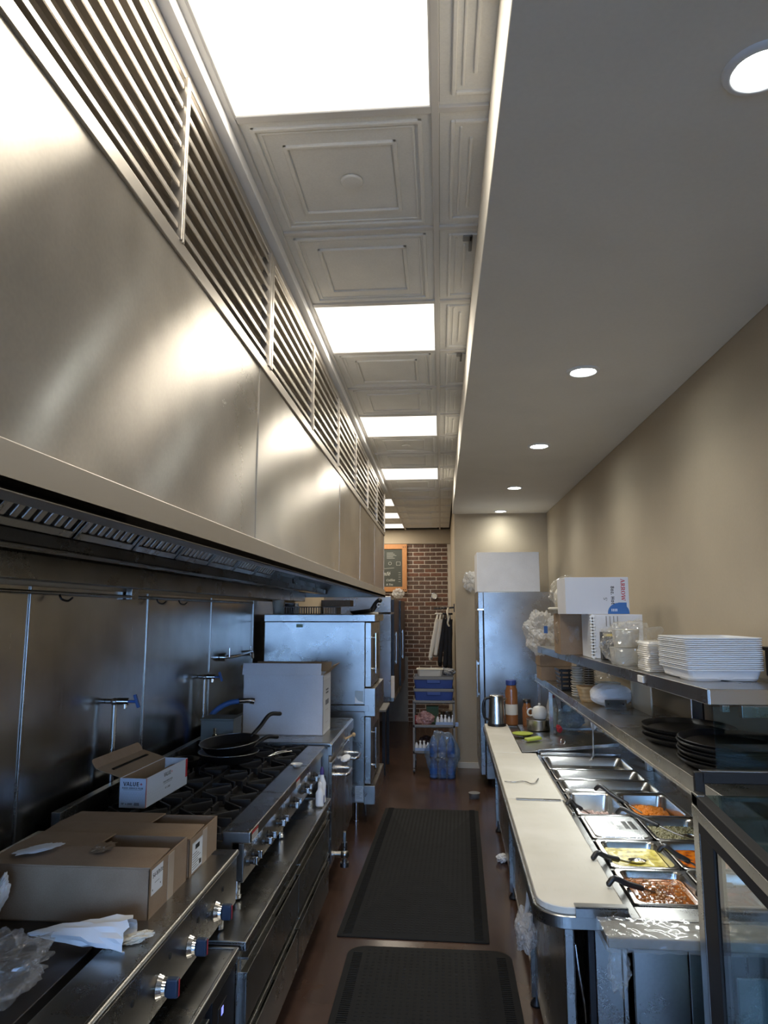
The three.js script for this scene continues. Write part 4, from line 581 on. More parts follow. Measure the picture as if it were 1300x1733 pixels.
{ const t = athing('upper_shelf', 'upper glass-topped steel shelf carrying the foam trays', 'shelf', [1.1, 1.54, -4.4]);
  const sk = (g) => { const p = g.attributes.position; for (let i = 0; i < p.count; i++) p.setX(i, p.getX(i) + (p.getZ(i) + 2.66) * 0.045); return g; };
  M('side_fascia', sk(box(0.945, 0.962, 1.545, 1.6, -2.66, -6.0, 0.003)), mat.steel, t); M('end_fascia', box(0.95, 1.345, 1.545, 1.598, -2.655, -2.672, 0.003), mat.steelBright, t);
  M('glass_top', sk(box(0.962, 1.19, 1.592, 1.599, -2.672, -6.0, 0.001)), mat.steel, t); M('rear_rail', box(1.18, 1.345, 1.56, 1.598, -2.672, -6.0, 0.002), mat.steel, t);
  M('label_holder', sk(box(0.94, 0.946, 1.555, 1.585, -3.35, -3.42, 0.001)), mat.white, t);
  M('support_post', [box(1.25, 1.31, 1.29, 1.55, -3.74, -3.755, 0.002), box(1.3, 1.31, 1.29, 1.55, -3.74, -3.79, 0.002)], mat.steelBright, t); M('support_post', box(1.02, 1.06, 1.29, 1.55, -5.5, -5.53, 0.003), mat.steelBright, t);
  M('end_bracket', [box(1.06, 1.345, 1.5, 1.545, -2.66, -2.69, 0.003), box(0.995, 1.02, 1.52, 1.545, -2.66, -2.69, 0.002)], mat.steel, t); }
tag(M('sneeze_glass', box(0.958, 1.345, 1.3, 1.54, -2.648, -2.654, 0.001), phy([0.72, 0.86, 0.9], 0.02, 0, { transmission: 1, thickness: 0, ior: 1.5 })), 'clear glass guard hanging from the near end of the upper shelf', 'glass');
tag(M('rear_panel', box(1.18, 1.19, 1.29, 1.52, -4.2, -4.62, 0.002), mat.cream), 'pale upright panel between the two shelves behind the napkin box', 'panel');
// black oval trays
const trayGeo = loft([oval(0.19, 0.235, 0.024), oval(0.195, 0.24, 0.026), oval(0.2, 0.245, 0.024), oval(0.175, 0.22, 0), oval(0.172, 0.217, 0.003), oval(0.19, 0.235, 0.024)], false, false, 0.5), trayBase = loft([oval(0.173, 0.218, 0.001), oval(0.173, 0.218, 0.004)], true, true);
const trayG = uvBox(join([trayGeo, trayBase]));
const tray = (x, y, z, rz, label) => tag(M('oval_tray', trayG, mat.blackPlastic, scene, { uv: true, pos: [x, y, z], rot: [0, 0.02, rz] }), label, 'tray', 'black oval trays on the lower shelf');
for (let i = 0; i < 5; i++) tray(1.12 + (i % 2) * 0.006, 1.2905 + i * 0.0115, -3.42, 0, i === 4 ? 'top black oval tray of the farther stack on the lower shelf' : 'black oval tray in the farther stack, below the top one');
for (let i = 0; i < 8; i++) tray(1.115 + (i % 3) * 0.005, 1.2905 + i * 0.0105, -2.9, 0, i === 7 ? 'top black oval tray of the nearer stack under the shelf end' : 'black oval tray in the nearer stack, below the top one');
// foam meal boxes
{
  const w = 0.3, d = 0.36, parts = [loft([rrect(w - 0.012, d - 0.012, 0.02, 0.04), rrect(w + 0.004, d + 0.004, 0.022, 0.042), rrect(w + 0.004, d + 0.004, 0.022, 0.046), rrect(w - 0.01, d - 0.01, 0.02, 0.047), rrect(w - 0.03, d - 0.03, 0.03, 0.006)], false, true, 0.5)];
  for (const [x, z, a, b] of [[-0.07, 0.085, 0.134, 0.165], [0.07, 0.085, 0.134, 0.165], [0, -0.085, 0.275, 0.165]]) parts.push(loft([rrect(a * 0.9, b * 0.9, 0.025, 0), rrect(a, b, 0.03, 0.01), rrect(a, b, 0.03, 0.042)], true, false, 0.5));
  for (let i = 1; i < 4; i++) { const p = parts[i], [x, z] = [[-0.07, 0.085], [0.07, 0.085], [0, -0.085]][i - 1]; p.translate(x, 0, z); }
  const g = uvBox(join(parts));
  for (let i = 0; i < 17; i++) tag(M('foam_tray', g, mat.foam, scene, { uv: true, pos: [1.125 + 0.0015 * Math.sin(i * 2.1), 1.5995 + i * 0.0078, -3.13 + 0.0015 * Math.cos(i * 3.3)], rot: [0, 0.02, 0] }), i === 0 ? 'lowest white foam compartment tray, touching the upper shelf' : i === 16 ? 'topmost white foam compartment tray of the tall stack' : 'white foam compartment tray within the tall stack', 'tray', 'foam trays on the upper shelf');
  const l = loft([rrect(0.16, 0.2, 0.02, 0), rrect(0.166, 0.206, 0.022, 0.003), rrect(0.15, 0.19, 0.02, 0.014), rrect(0.148, 0.188, 0.02, 0.014)], false, true, 0.5);
  for (let i = 0; i < 14; i++) tag(M('deli_container', l, mat.filmMilky, scene, { uv: true, pos: [1.03, 1.5998 + i * 0.0095, -3.47], rot: [0, 0.05 * Math.sin(i), 0] }), i === 13 ? 'topmost clear plastic container behind the foam tray stack' : 'clear plastic container in the stack behind the foam trays', 'container', 'clear containers behind the foam trays');
}
// cartons and wrapped things on the far part of the shelves
tag(M('wrapped_containers', T(crumple(0.15, 0.125, 0.2, 0.3, 2.2, 41, 4, 0.85), 0.99, 1.704, -3.82), mat.film), 'clear plastic bag around pale containers behind the foam stack', 'plastic bag');
for (const [x, y, z, r, h, l] of [[0.96, 1.6, -3.85, 0.075, 0.09, 'cream tub inside the clear bag, lower'], [0.97, 1.692, -3.85, 0.07, 0.09, 'cream tub inside the clear bag, upper']]) tag(M('cream_tub', lathe([[0, 0], [r * 0.85, 0], [r, h], [r * 1.04, h], [r * 0.96, h], [0, h * 0.9]], 28), mat.cream, scene, { pos: [x, y, z] }), l, 'tub', 'tubs in the clear bag');
{ const t = athing('printed_carton', 'white carton with sideways ARROW and 8oz. print, high on the shelf stack', 'box', [0.95, 1.86, -4.5]); M('carton_body', box(0.76, 1.14, 1.862, 2.085, -4.4, -4.7, 0.003), mat.whiteCard, t);
  M('front_print', T(plane(0.378, 0.221), 0.95, 1.9735, -4.3992), sticker(0.378, 0.221, (c, w, h) => { c.fillStyle = '#c4c8d2'; c.fillRect(0, 0, w, h); c.fillStyle = '#3566a8'; c.beginPath(); c.ellipse(w * 0.83, h * 0.98, w * 0.17, h * 0.28, 0, 0, 7); c.fill(); c.fillRect(w * 0.83, h * 0.69, w * 0.13, h * 0.31); c.save(); c.translate(w * 0.88, h * 0.04); c.rotate(Math.PI / 2); c.fillStyle = '#a3122a'; c.font = `bold ${h * 0.15}px serif`; c.fillText('ARROW', 0, 0, h * 0.62); c.restore(); c.save(); c.translate(w * 0.72, h * 0.24); c.rotate(Math.PI / 2); c.fillStyle = '#22242c'; c.font = `bold ${h * 0.13}px sans-serif`; c.fillText('8oz. Hot', 0, 0); c.restore(); c.save(); c.translate(w * 0.6, h * 0.55); c.rotate(Math.PI / 2); c.font = `${h * 0.13}px sans-serif`; c.fillStyle = '#22242c'; c.fillText("S'", 0, 0); c.restore(); c.fillStyle = '#dfe6f2'; for (let i = 0; i < 4; i++) c.fillRect(w * (0.72 + i * 0.025), h * 0.86, w * 0.012, h * 0.07); }, 1600), t, { uv: true }); }
{ const t = athing('white_box', 'white carton with fine print under the ARROW carton', 'box', [1.03, 1.6, -4.45]); M('carton_body', box(0.9, 1.2, 1.6, 1.86, -4.35, -4.65, 0.003), mat.whiteCard, t); const z = []; for (let i = 0; i < 14; i++) z.push(R(box(-0.012, 0.012, -0.012, 0.012, -0.002, 0.002, 0.001), 0, 0, 0.785).translate(0.905, 1.612 + i * 0.018, -4.348)); M('saw_edge', z, mat.paper, t); M('print_lines', [0, 1, 2, 3].map((i) => box(0.985 + i * 0.022, 0.989 + i * 0.022, 1.79, 1.85, -4.3495, -4.348, 0)), mat.grey, t); }
{ const t = athing('frame_box', 'small black and yellow box leaning on the white carton', 'box', [0.98, 1.6, -4.25]); M('carton_body', box(0.93, 1.02, 1.6, 1.76, -4.22, -4.28, 0.003), mat.black, t); M('yellow_band', box(0.94, 1.01, 1.735, 1.75, -4.217, -4.222, 0.001), mat.yellow, t); }
{ const t = athing('tall_carton', 'tall brown carton wrapped in film at the left shelf end', 'box', [0.86, 1.6, -4.85]); M('carton_body', box(0.775, 0.955, 1.6, 1.865, -4.72, -4.98, 0.003), mat.card, t); M('film', T(crumple(0.1, 0.15, 0.14, 0.14, 2.6, 46, 3), 0.86, 1.73, -4.85), mat.film, t); }
tag(M('round_lid', lathe([[0, 0], [0.12, 0], [0.13, 0.006], [0.13, 0.016], [0.12, 0.02], [0, 0.02]], 36), mat.cream, scene, { pos: [0.85, 1.886, -4.84] }), 'round cream lid under the film-wrapped bowls', 'lid');
tag(M('wrapped_bowls', lathe([[0, 0], [0.09, 0], [0.1, 0.05], [0.098, 0.09], [0.08, 0.12], [0, 0.125]], 28), mat.cream, scene, { pos: [0.86, 1.907, -4.84] }), 'upturned cream bowls under film above the tall brown carton', 'bowl');
tag(M('bowl_film', T(crumple(0.12, 0.11, 0.12, 0.22, 2.5, 48, 4, 0.85), 0.855, 2.0, -4.84), mat.film), 'clear crinkled film over the upturned cream bowls', 'plastic wrap');
{ // cups, lids and boxes on the far lower shelf
  const cup = uvBox(lathe([[0.03, 0], [0.042, 0.012], [0.045, 0.012], [0.045, 0.016], [0.041, 0.016]], 20));
  for (let s = 0; s < 2; s++) for (let i = 0; i < 13; i++) tag(M('cup', cup, s ? mat.steelBright : mat.cream, scene, { uv: true, pos: [0.945 + s * 0.1, 1.2905 + i * 0.016, -5.1 - s * 0.12] }), s ? 'shiny foil cup in the ribbed stack under the upper shelf' : 'paper cup in the cream stack at the lower shelf edge', 'cup', s ? 'foil cup stack' : 'paper cup stack');
  tag(M('clear_tub', lathe([[0, 0], [0.07, 0], [0.085, 0.11], [0.09, 0.11], [0.083, 0.112], [0, 0.1]], 28), mat.filmBlue, scene, { pos: [1.12, 1.291, -4.98] }), 'bluish clear tub between the shelves beside the cup stacks', 'tub');
  { const t = athing('basket', 'small woven straw basket on the lower shelf', 'basket', [1.0, 1.29, -4.82]); const L = []; for (let i = 0; i <= 8; i++) L.push(rrect(0.13 + i * 0.006 + (i % 2) * 0.004, 0.1 + i * 0.005 + (i % 2) * 0.004, 0.03, 0.001 + i * 0.0125)); M('weave', T(loft([...L, rrect(0.16, 0.125, 0.03, 0.1), rrect(0.125, 0.095, 0.03, 0.008)], true, true, 0.3), 0.985, 1.29, -4.86), mat.straw, t); }
  { const t = athing('napkin_box', 'white napkin packet with a folded metal card holder before it', 'box', [1.05, 1.29, -4.62]); M('packet', T(crumple(0.13, 0.075, 0.09, 0.1, 1.6, 61, 4, 0.9), 1.06, 1.36, -4.64), mat.paper, t); }
  { const t = athing('card_holder', 'small folded steel card holder on the lower shelf', 'holder', [1.05, 1.29, -4.5]); M('plate', [box(0.99, 1.12, 1.29, 1.345, -4.495, -4.5, 0.001), box(0.99, 1.12, 1.29, 1.295, -4.46, -4.5, 0.001)], mat.steelBright, t); for (const x of [1.01, 1.1]) M('screw', box(x - 0.004, x + 0.004, 1.316, 1.324, -4.492, -4.495, 0.001), mat.black, t); }
  for (const [y, l] of [[1.29, 'lower brown carton at the far end of the lower shelf'], [1.41, 'middle brown carton at the far end of the lower shelf'], [1.53, 'top brown carton at the far end of the lower shelf']]) tag(M('small_carton', box(0.86 - (y - 1.29) * 0.05, 1.12, y + 0.001, y + 0.118, -6.3, -6.6, 0.003), mat.card), l, 'box', 'brown cartons on the lower shelf');
  { const t = athing('black_crate', 'black slotted crate standing beside the paper cups', 'crate', [0.93, 1.29, -5.6]); const g = [box(0.9, 1.06, 1.292, 1.3, -5.5, -5.72)]; for (let i = 0; i < 5; i++) g.push(box(0.9 - i * 0.004, 1.06, 1.3 + i * 0.032, 1.32 + i * 0.032, -5.5, -5.508), box(0.9 - i * 0.004, 0.908 - i * 0.004, 1.3 + i * 0.032, 1.32 + i * 0.032, -5.5, -5.72)); for (const x of [0.905, 0.96, 1.01, 1.055]) g.push(box(x - 0.008, x + 0.004, 1.292, 1.45, -5.502, -5.512)); M('crate_body', g, mat.black, t); }
  tag(M('plastic_bag', T(crumple(0.14, 0.17, 0.12, 0.42, 2.1, 66, 4), 0.86, 1.7, -6.22), mat.filmMilky), 'milky plastic bag hanging at the far end of the shelves', 'plastic bag');
  tag(M('plastic_bag', T(crumple(0.09, 0.08, 0.09, 0.45, 2.4, 68, 4, 0.9), 1.2, 1.37, -5.5), mat.film), 'clear plastic bag stuffed between the shelf ends', 'plastic bag');
  tag(M('blue_tag', box(0.86, 0.89, 1.7, 1.76, -6.06, -6.055, 0), mat.bluePipe), 'small blue tag on the milky plastic bag', 'tag');
}
// far end of the counter
{ const t = thing('kettle', 'tall brushed steel kettle jug at the far end of the boards', 'kettle', [CXu(0.12, -6.36), 0.9, -6.36]); M('jug', lathe([[0, 0.001], [0.075, 0.001], [0.078, 0.012], [0.074, 0.02], [0.06, 0.245], [0.058, 0.255], [0.05, 0.262], [0, 0.266]], 36), mat.steelBright, t); M('base_ring', lathe([[0.079, 0.001], [0.08, 0.02], [0.076, 0.024]], 36), mat.black, t); M('handle', tube([[-0.055, 0.235, 0], [-0.095, 0.225, 0.01], [-0.118, 0.15, 0.015], [-0.105, 0.07, 0.012], [-0.072, 0.05, 0]], 0.011, 28, 10), mat.blackPowder, t); M('spout', T(R(new THREE.ConeGeometry(0.025, 0.05, 12), 0, 0, -1.3), 0.07, 0.225, 0), mat.steelBright, t); }
{ const t = thing('sauce_jar', 'tall jar of brown sauce with a blue lid before the fridge', 'jar', [0.6, 0.893, -6.9 + 0.45]); t.position.set(0.615, 0.894, -6.46); t.scale.set(0.9, 1.12, 0.9); M('jar_glass', lathe([[0, 0], [0.055, 0], [0.06, 0.01], [0.06, 0.26], [0.045, 0.3], [0.044, 0.31]], 28), mat.amber, t); M('lid', lathe([[0.048, 0.305], [0.052, 0.31], [0.052, 0.34], [0.048, 0.345], [0, 0.345]], 28), mat.blue, t); M('label_band', lathe([[0.0605, 0.08], [0.0605, 0.16]], 28), mat.cream, t); }
{ const t = thing('spice_jar', 'small dark jar beside the blue-lidded sauce jar', 'jar', [CXu(0.39, -6.3), 0.894, -6.42]); M('jar_glass', lathe([[0, 0], [0.04, 0], [0.042, 0.15], [0.03, 0.18], [0.03, 0.2]], 24), mat.amber, t); M('lid', lathe([[0.033, 0.195], [0.034, 0.225], [0, 0.225]], 20), mat.black, t); }
{ const t = thing('teapot', 'rounded pale grey teapot on a dark round tray', 'teapot', [CXu(0.47, -6.2), 0.985, -6.2]); M('pot', lathe([[0, 0], [0.05, 0], [0.066, 0.025], [0.066, 0.06], [0.05, 0.095], [0.03, 0.105], [0, 0.11]], 28), mat.ceramic, t); M('handle', T(R(new THREE.TorusGeometry(0.028, 0.008, 8, 20), 0, 0.3, 0), -0.075, 0.055, 0.01), mat.ceramic, t); M('spout', tube([[0.06, 0.04, 0], [0.085, 0.06, 0.01], [0.098, 0.09, 0.012]], 0.01, 10, 8), mat.ceramic, t); M('lid_knob', T(new THREE.SphereGeometry(0.012, 12, 8), 0, 0.118, 0), mat.ceramic, t); }
tag(M('stock_pot', lathe([[0, 0], [0.09, 0], [0.1, 0.01], [0.1, 0.085], [0.105, 0.09], [0.097, 0.09], [0.09, 0.086], [0, 0.088]], 32), mat.steel, scene, { pos: [CXu(0.46, -6.2), 0.894, -6.2] }), 'short steel pot with a lid under the grey teapot', 'pot');
tag(M('lime_dish', lathe([[0, 0], [0.06, 0], [0.085, 0.012], [0.083, 0.014], [0, 0.006]], 28), mat.lime, scene, { pos: [CXu(0.3, -5.95), 0.894, -5.95] }), 'lime green dish beside the steel pot', 'dish');
{ const t = thing('squeeze_bottle', 'cloudy squeeze bottle with a red cap behind the teapot', 'bottle', [CXu(0.6, -6.36), 0.894, -6.38]); M('bottle_body', lathe([[0, 0], [0.045, 0], [0.048, 0.02], [0.046, 0.18], [0.03, 0.24], [0.022, 0.25]], 24), mat.filmMilky, t); M('cap', lathe([[0.028, 0.245], [0.03, 0.265], [0.02, 0.29], [0, 0.295]], 20), mat.red, t); }
tag(M('pump_bottle', lathe([[0, 0], [0.026, 0], [0.028, 0.01], [0.028, 0.15], [0.012, 0.18], [0.012, 0.21], [0, 0.212]], 20), mat.cream, scene, { pos: [CXu(0.56, -6.05), 0.894, -6.05] }), 'slim cream bottle right of the teapot', 'bottle');
tag(M('green_sponge', box(-0.06, 0.06, 0, 0.02, -0.03, 0.03, 0.006), mat.lime, scene, { pos: [CXu(0.37, -5.6) - 0.03, 0.922, -5.55], rot: [0, 0.3, 0.1] }), 'yellow-green sponge lying on the loose steel cover', 'sponge');
tag(M('red_clip', T(R(crumple(0.02, 0.03, 0.02, 0.4, 2, 71, 2), 0.2, 0, 0.3), CXu(0.56, -5.7), 0.98, -5.72), mat.red), 'red plastic clip beside the shelf post', 'clip');
{ const t = athing('guard_glass', 'low glass guard standing between the counter and the lower shelf', 'glass', [1.05, 0.893, -6.0]); M('pane', box(0.9, 1.25, 0.95, 1.26, -5.98, -5.986, 0.001), mat.glass, t); M('lower_rail', box(0.9, 1.25, 0.93, 0.95, -5.97, -5.995, 0.002), mat.steelBright, t); M('guard_post', box(0.87, 0.9, 0.893, 1.23, -5.97, -5.995, 0.002), mat.steelBright, t); }
tag(M('bagged_item', T(crumple(0.1, 0.11, 0.08, 0.35, 2.1, 73, 3, 0.85), 1.08, 0.99, -6.2), mat.filmBlue), 'bluish plastic bag standing behind the low glass guard', 'plastic bag');
for (const [dx, m, l, c] of [[0, mat.white, 'white cloth hanging under the lower shelf, leftmost', 'cloth'], [0.055, mat.yellow, 'yellow cloth hanging under the lower shelf', 'cloth'], [0.11, mat.paper, 'pale blue cloth hanging under the lower shelf, rightmost', 'cloth']]) tag(M('hanging_cloth', T(crumple(0.022, 0.085, 0.02, 0.25, 1.6, 90 + dx * 100, 3), 1.05 + dx, 1.15, -5.15 + dx), m), l, c, 'cloths hanging under the lower shelf');
// under the counter
{ const t = thing('trash_bag', 'white plastic bag bulging out below the nearest cutting board', 'bag', [0.4, 0.17, -4.15]); M('bag_body', crumple(0.05, 0.09, 0.09, 0.35, 1.8, 83, 4), mat.filmMilky, t); t.position.set(0.385, 0.37, -3.65); M('bag_tie', tube([[0.0, 0.06, 0], [0.015, 0.12, 0.01], [0.022, 0.2, 0]], 0.012, 8, 8), mat.filmMilky, t); }
tag(M('paper_scrap', T(crumple(0.04, 0.03, 0.05, 0.4, 2, 85, 2), 0.44, 0.03, -5.7), mat.paper), 'white paper scrap on the floor beside the counter foot', 'paper');
tag(M('small_pot', lathe([[0, 0], [0.05, 0], [0.055, 0.05], [0.06, 0.055], [0, 0.055]], 20), mat.grey, scene, { pos: [0.32, 0, -7.55] }), 'small grey pot standing on the floor before the fridge', 'pot');
for (const [y, l, lm] of [[0.256, 'brown glass jar on the open end shelf of the counter', mat.amber], [0.102, 'pale jar on the bottom of the open counter end', mat.filmMilky]]) { const t = thing('storage_jar', l, 'jar', [CXu(0.15, -2.6) + 0.012, y, -2.66], 0, 'jars in the counter end'); M('jar_glass', lathe([[0, 0], [0.034, 0], [0.036, 0.1], [0.028, 0.12]], 22), lm, t); M('lid', lathe([[0.032, 0.115], [0.034, 0.14], [0, 0.14]], 20), mat.black, t); }
{ const t = athing('cleaning_brush', 'bent steel handle hanging in the open counter end', 'utensil', [CXu(0.15, -2.6), 0.5, -2.6]); M('handle', tube([[CXu(0.142, -2.6), 0.76, -2.6], [CXu(0.15, -2.6), 0.68, -2.595], [CXu(0.165, -2.6), 0.58, -2.6], [CXu(0.17, -2.6), 0.52, -2.61]], 0.006, 16, 6), mat.steelBright, t); }
{ // glass display case at the right edge
  const t = athing('display_case', 'black-framed glass display case cut off by the right picture edge', 'display case', [1.04, 0, -1.7]), X0 = 0.755, X1 = 1.33, zf = -2.3, zn = -0.9, yt = 1.335, yn = 1.2;
  M('corner_post', box(X0 - 0.004, X0 + 0.02, 0, yt, zf, zf + 0.05, 0.003), mat.steel, t); M('corner_post', box(X0 - 0.002, X0 + 0.03, 0, yt - 0.08, zf + 0.051, zf + 0.15, 0.003), mat.frameBlack, t);
  const slope = (yt - yn) / (zn - zf), sl = (g) => { const p = g.attributes.position; for (let i = 0; i < p.count; i++) p.setY(i, p.getY(i) - slope * (p.getZ(i) - zf)); return g; };
  M('top_side_rail', sl(box(X0 - 0.004, X0 + 0.03, yt - 0.035, yt, zf, zn, 0.004)), mat.frameBlack, t); M('top_trim', sl(box(X0 - 0.006, X0 + 0.0, yt - 0.07, yt - 0.035, zf, zn, 0.002)), mat.steel, t); M('top_side_rail', sl(box(X0 - 0.003, X0 + 0.022, yt - 0.105, yt - 0.07, zf, zn, 0.003)), mat.frameBlack, t);
  M('top_glass', sl(box(X0 + 0.03, X1, yt - 0.02, yt - 0.012, zf, zn, 0.001)), mat.glassTint, t); M('end_rail', [box(X0 + 0.03, X1, yt + 0.02, yt + 0.055, zf - 0.02, zf, 0.004), box(X0 + 0.01, X0 + 0.04, yt - 0.02, yt + 0.055, zf - 0.02, zf, 0.004)], mat.frameBlack, t);
  M('end_trim', box(X0 + 0.03, X1, yt + 0.055, yt + 0.059, zf - 0.02, zf, 0.001), mat.steelBright, t); M('end_bracket', box(1.0, 1.12, yt + 0.059, yt + 0.11, zf - 0.012, zf - 0.02, 0.002), mat.steelBright, t);
  M('side_glass', sl(box(X0 + 0.004, X0 + 0.009, 0.3, yt - 0.1, zf + 0.15, zn, 0.001)), mat.glass, t); M('end_glass', box(X0 + 0.03, X1, 0.4, yt - 0.02, zf + 0.002, zf + 0.007, 0.001), mat.glass, t);
  M('base', box(X0 + 0.01, X1, 0.02, 0.3, zf + 0.03, zn, 0.004), mat.frameBlack, t); M('inner_floor', box(X0 + 0.02, X1, 0.52, 0.535, zf + 0.02, zn, 0.002), std([0.16, 0.24, 0.25], 0.3), t); M('end_back', box(X0 + 0.09, X1, 0.3, 0.82, zf + 0.008, zf + 0.02, 0.002), std([0.1, 0.17, 0.18], 0.3), t);
  M('near_post', box(X0, X0 + 0.04, 0, yn, zn, zn - 0.04, 0.003), mat.frameBlack, t); M('rear_wall', box(X1, X1 + 0.012, 0.02, 1.25, zf, zn, 0.002), mat.steel, t);
  tag(M('clear_clamshell', [loft([rrect(0.16, 0.14, 0.02, 0), rrect(0.19, 0.17, 0.02, 0.05), rrect(0.2, 0.18, 0.02, 0.052)], true, false, 0.4), T(R(loft([rrect(0.2, 0.18, 0.02, 0), rrect(0.18, 0.16, 0.02, 0.05)], false, true, 0.4), 0, 0, 0.7), 0.02, 0.13, 0)], mat.film, scene, { pos: [1.1, 0.536, -2.05] }), 'open clear plastic clamshell inside the glass display case', 'container');
}
tag(M('wall_ledge', [box(1.3, 1.348, 1.62, 1.72, -2.75, -3.0), box(1.29, 1.348, 1.72, 1.735, -2.72, -3.02)], mat.black), 'small black box with pale top at the right wall behind the foam stack', 'box');

// ---------- far end ----------
{ const t = athing('refrigerator', 'tall stainless reach-in refrigerator at the end of the right wall', 'refrigerator', [0.85, 0, -8.4]), a = -7.95, b = -8.75;
  M('body', box(0.475, 1.285, 0.1, 2.1, a, b, 0.006), mat.steel, t); M('door', box(0.415, 0.47, 0.14, 1.9, a - 0.005, b, 0.008), mat.steel, t); M('door_gasket', box(0.468, 0.477, 0.14, 1.9, a + 0.002, b, 0.001), mat.gap, t); M('top_panel', box(0.415, 0.476, 1.91, 2.1, a, b, 0.006), mat.steel, t); M('door_handle', [box(0.388, 0.4, 0.95, 1.35, a - 0.05, a - 0.075), box(0.398, 0.418, 0.97, 1.0, a - 0.05, a - 0.075), box(0.398, 0.418, 1.3, 1.33, a - 0.05, a - 0.075)], mat.steel, t); M('hinge', box(0.408, 0.48, 1.895, 1.915, a + 0.006, a - 0.03), mat.chrome, t);
  for (const x of [0.55, 1.2]) for (const z of [a - 0.1, b + 0.1]) M('leg', [bar([x, 0, z], [x, 0.11, z], 0.02, 12)], mat.black, t); }
tag(M('white_carton', box(0.41, 1.105, 2.101, 2.545, -7.98, -8.5, 0.004), mat.whiteCard), 'plain white carton standing on top of the refrigerator', 'box');
{ const t = athing('hanging_bag', 'small plastic bag hanging on the wall beside the refrigerator', 'bag', [0.36, 2.1, -8.9]); M('bag_body', T(crumple(0.085, 0.12, 0.05, 0.35, 2.2, 51, 3), 0.37, 2.26, -8.88), mat.filmMilky, t); M('hook', box(0.3, 0.33, 2.2, 2.33, -8.94, -8.949), mat.cream, t); }
{ // trolley
  const t = athing('utility_cart', 'grey utility cart with shelves standing by the brick wall passage', 'cart', [-0.1, 0, -8.85]), x0 = -0.345, x1 = 0.155, a = -8.62, b = -9.05;
  for (const x of [x0 + 0.012, x1 - 0.012]) for (const z of [a - 0.012, b + 0.012]) M('upright', box(x - 0.012, x + 0.012, 0.06, 0.82, z - 0.012, z + 0.012, 0.003), mat.grey, t);
  for (const y of [0.22, 0.52, 0.8]) M('shelf', [box(x0, x1, y, y + 0.012, b, a), box(x0, x1, y, y + 0.035, a - 0.006, a), box(x0, x0 + 0.006, y, y + 0.035, b, a), box(x1 - 0.006, x1, y, y + 0.035, b, a)], mat.grey, t);
  for (const x of [x0 + 0.012, x1 - 0.012]) for (const z of [a - 0.012, b + 0.012]) M('caster', [R(cyl(0.03, 0.03, 0.02, 16), 0, 0, Math.PI / 2).translate(x, 0.03, z), box(x - 0.014, x + 0.014, 0.03, 0.065, z - 0.014, z + 0.014)], mat.black, t); }
for (const [y, l] of [[0.836, 'lower blue plastic bin on the utility cart'], [0.975, 'upper blue plastic bin on the utility cart']]) { const t = thing('storage_bin', l, 'bin', [-0.095, y, -8.83], 0, 'blue bins on the cart'); M('bin_body', loft([rrect(0.44, 0.38, 0.02, 0), rrect(0.47, 0.4, 0.02, 0.1), rrect(0.46, 0.39, 0.02, 0.1), rrect(0.44, 0.37, 0.02, 0.01)], true, true, 0.5), mat.blue, t); M('bin_rim', loft([rrect(0.478, 0.408, 0.02, 0.1), rrect(0.484, 0.414, 0.02, 0.104), rrect(0.484, 0.414, 0.02, 0.136), rrect(0.47, 0.4, 0.02, 0.136), rrect(0.465, 0.396, 0.02, 0.1)], false, false, 0.5), mat.grey, t); M('grip', box(-0.08, 0.08, 0.06, 0.1, 0.196, 0.208, 0.004), mat.blue, t); }
{ const t = thing('dish_tub', 'cream rectangular tub with utensils on the upper blue bin', 'tub', [-0.14, 1.112, -8.8]); M('tub_body', loft([rrect(0.28, 0.22, 0.03, 0), rrect(0.31, 0.25, 0.03, 0.075), rrect(0.325, 0.265, 0.03, 0.078), rrect(0.325, 0.265, 0.03, 0.083), rrect(0.305, 0.245, 0.03, 0.08), rrect(0.27, 0.21, 0.03, 0.01)], true, true, 0.5), mat.cream, t); for (const [x, r] of [[-0.04, 0.3], [0.04, -0.4], [0.09, 0.1]]) M('utensil', T(R(box(-0.1, 0.1, 0, 0.006, -0.008, 0.008), 0, r, 0.02), x, 0.084, 0), mat.steel, t); }
tag(M('folded_cloth', T(crumple(0.08, 0.045, 0.1, 0.3, 2.2, 55, 3, 0.8), 0.09, 1.15, -8.85), mat.grey), 'grey crumpled cloth beside the cream tub on the cart', 'cloth');
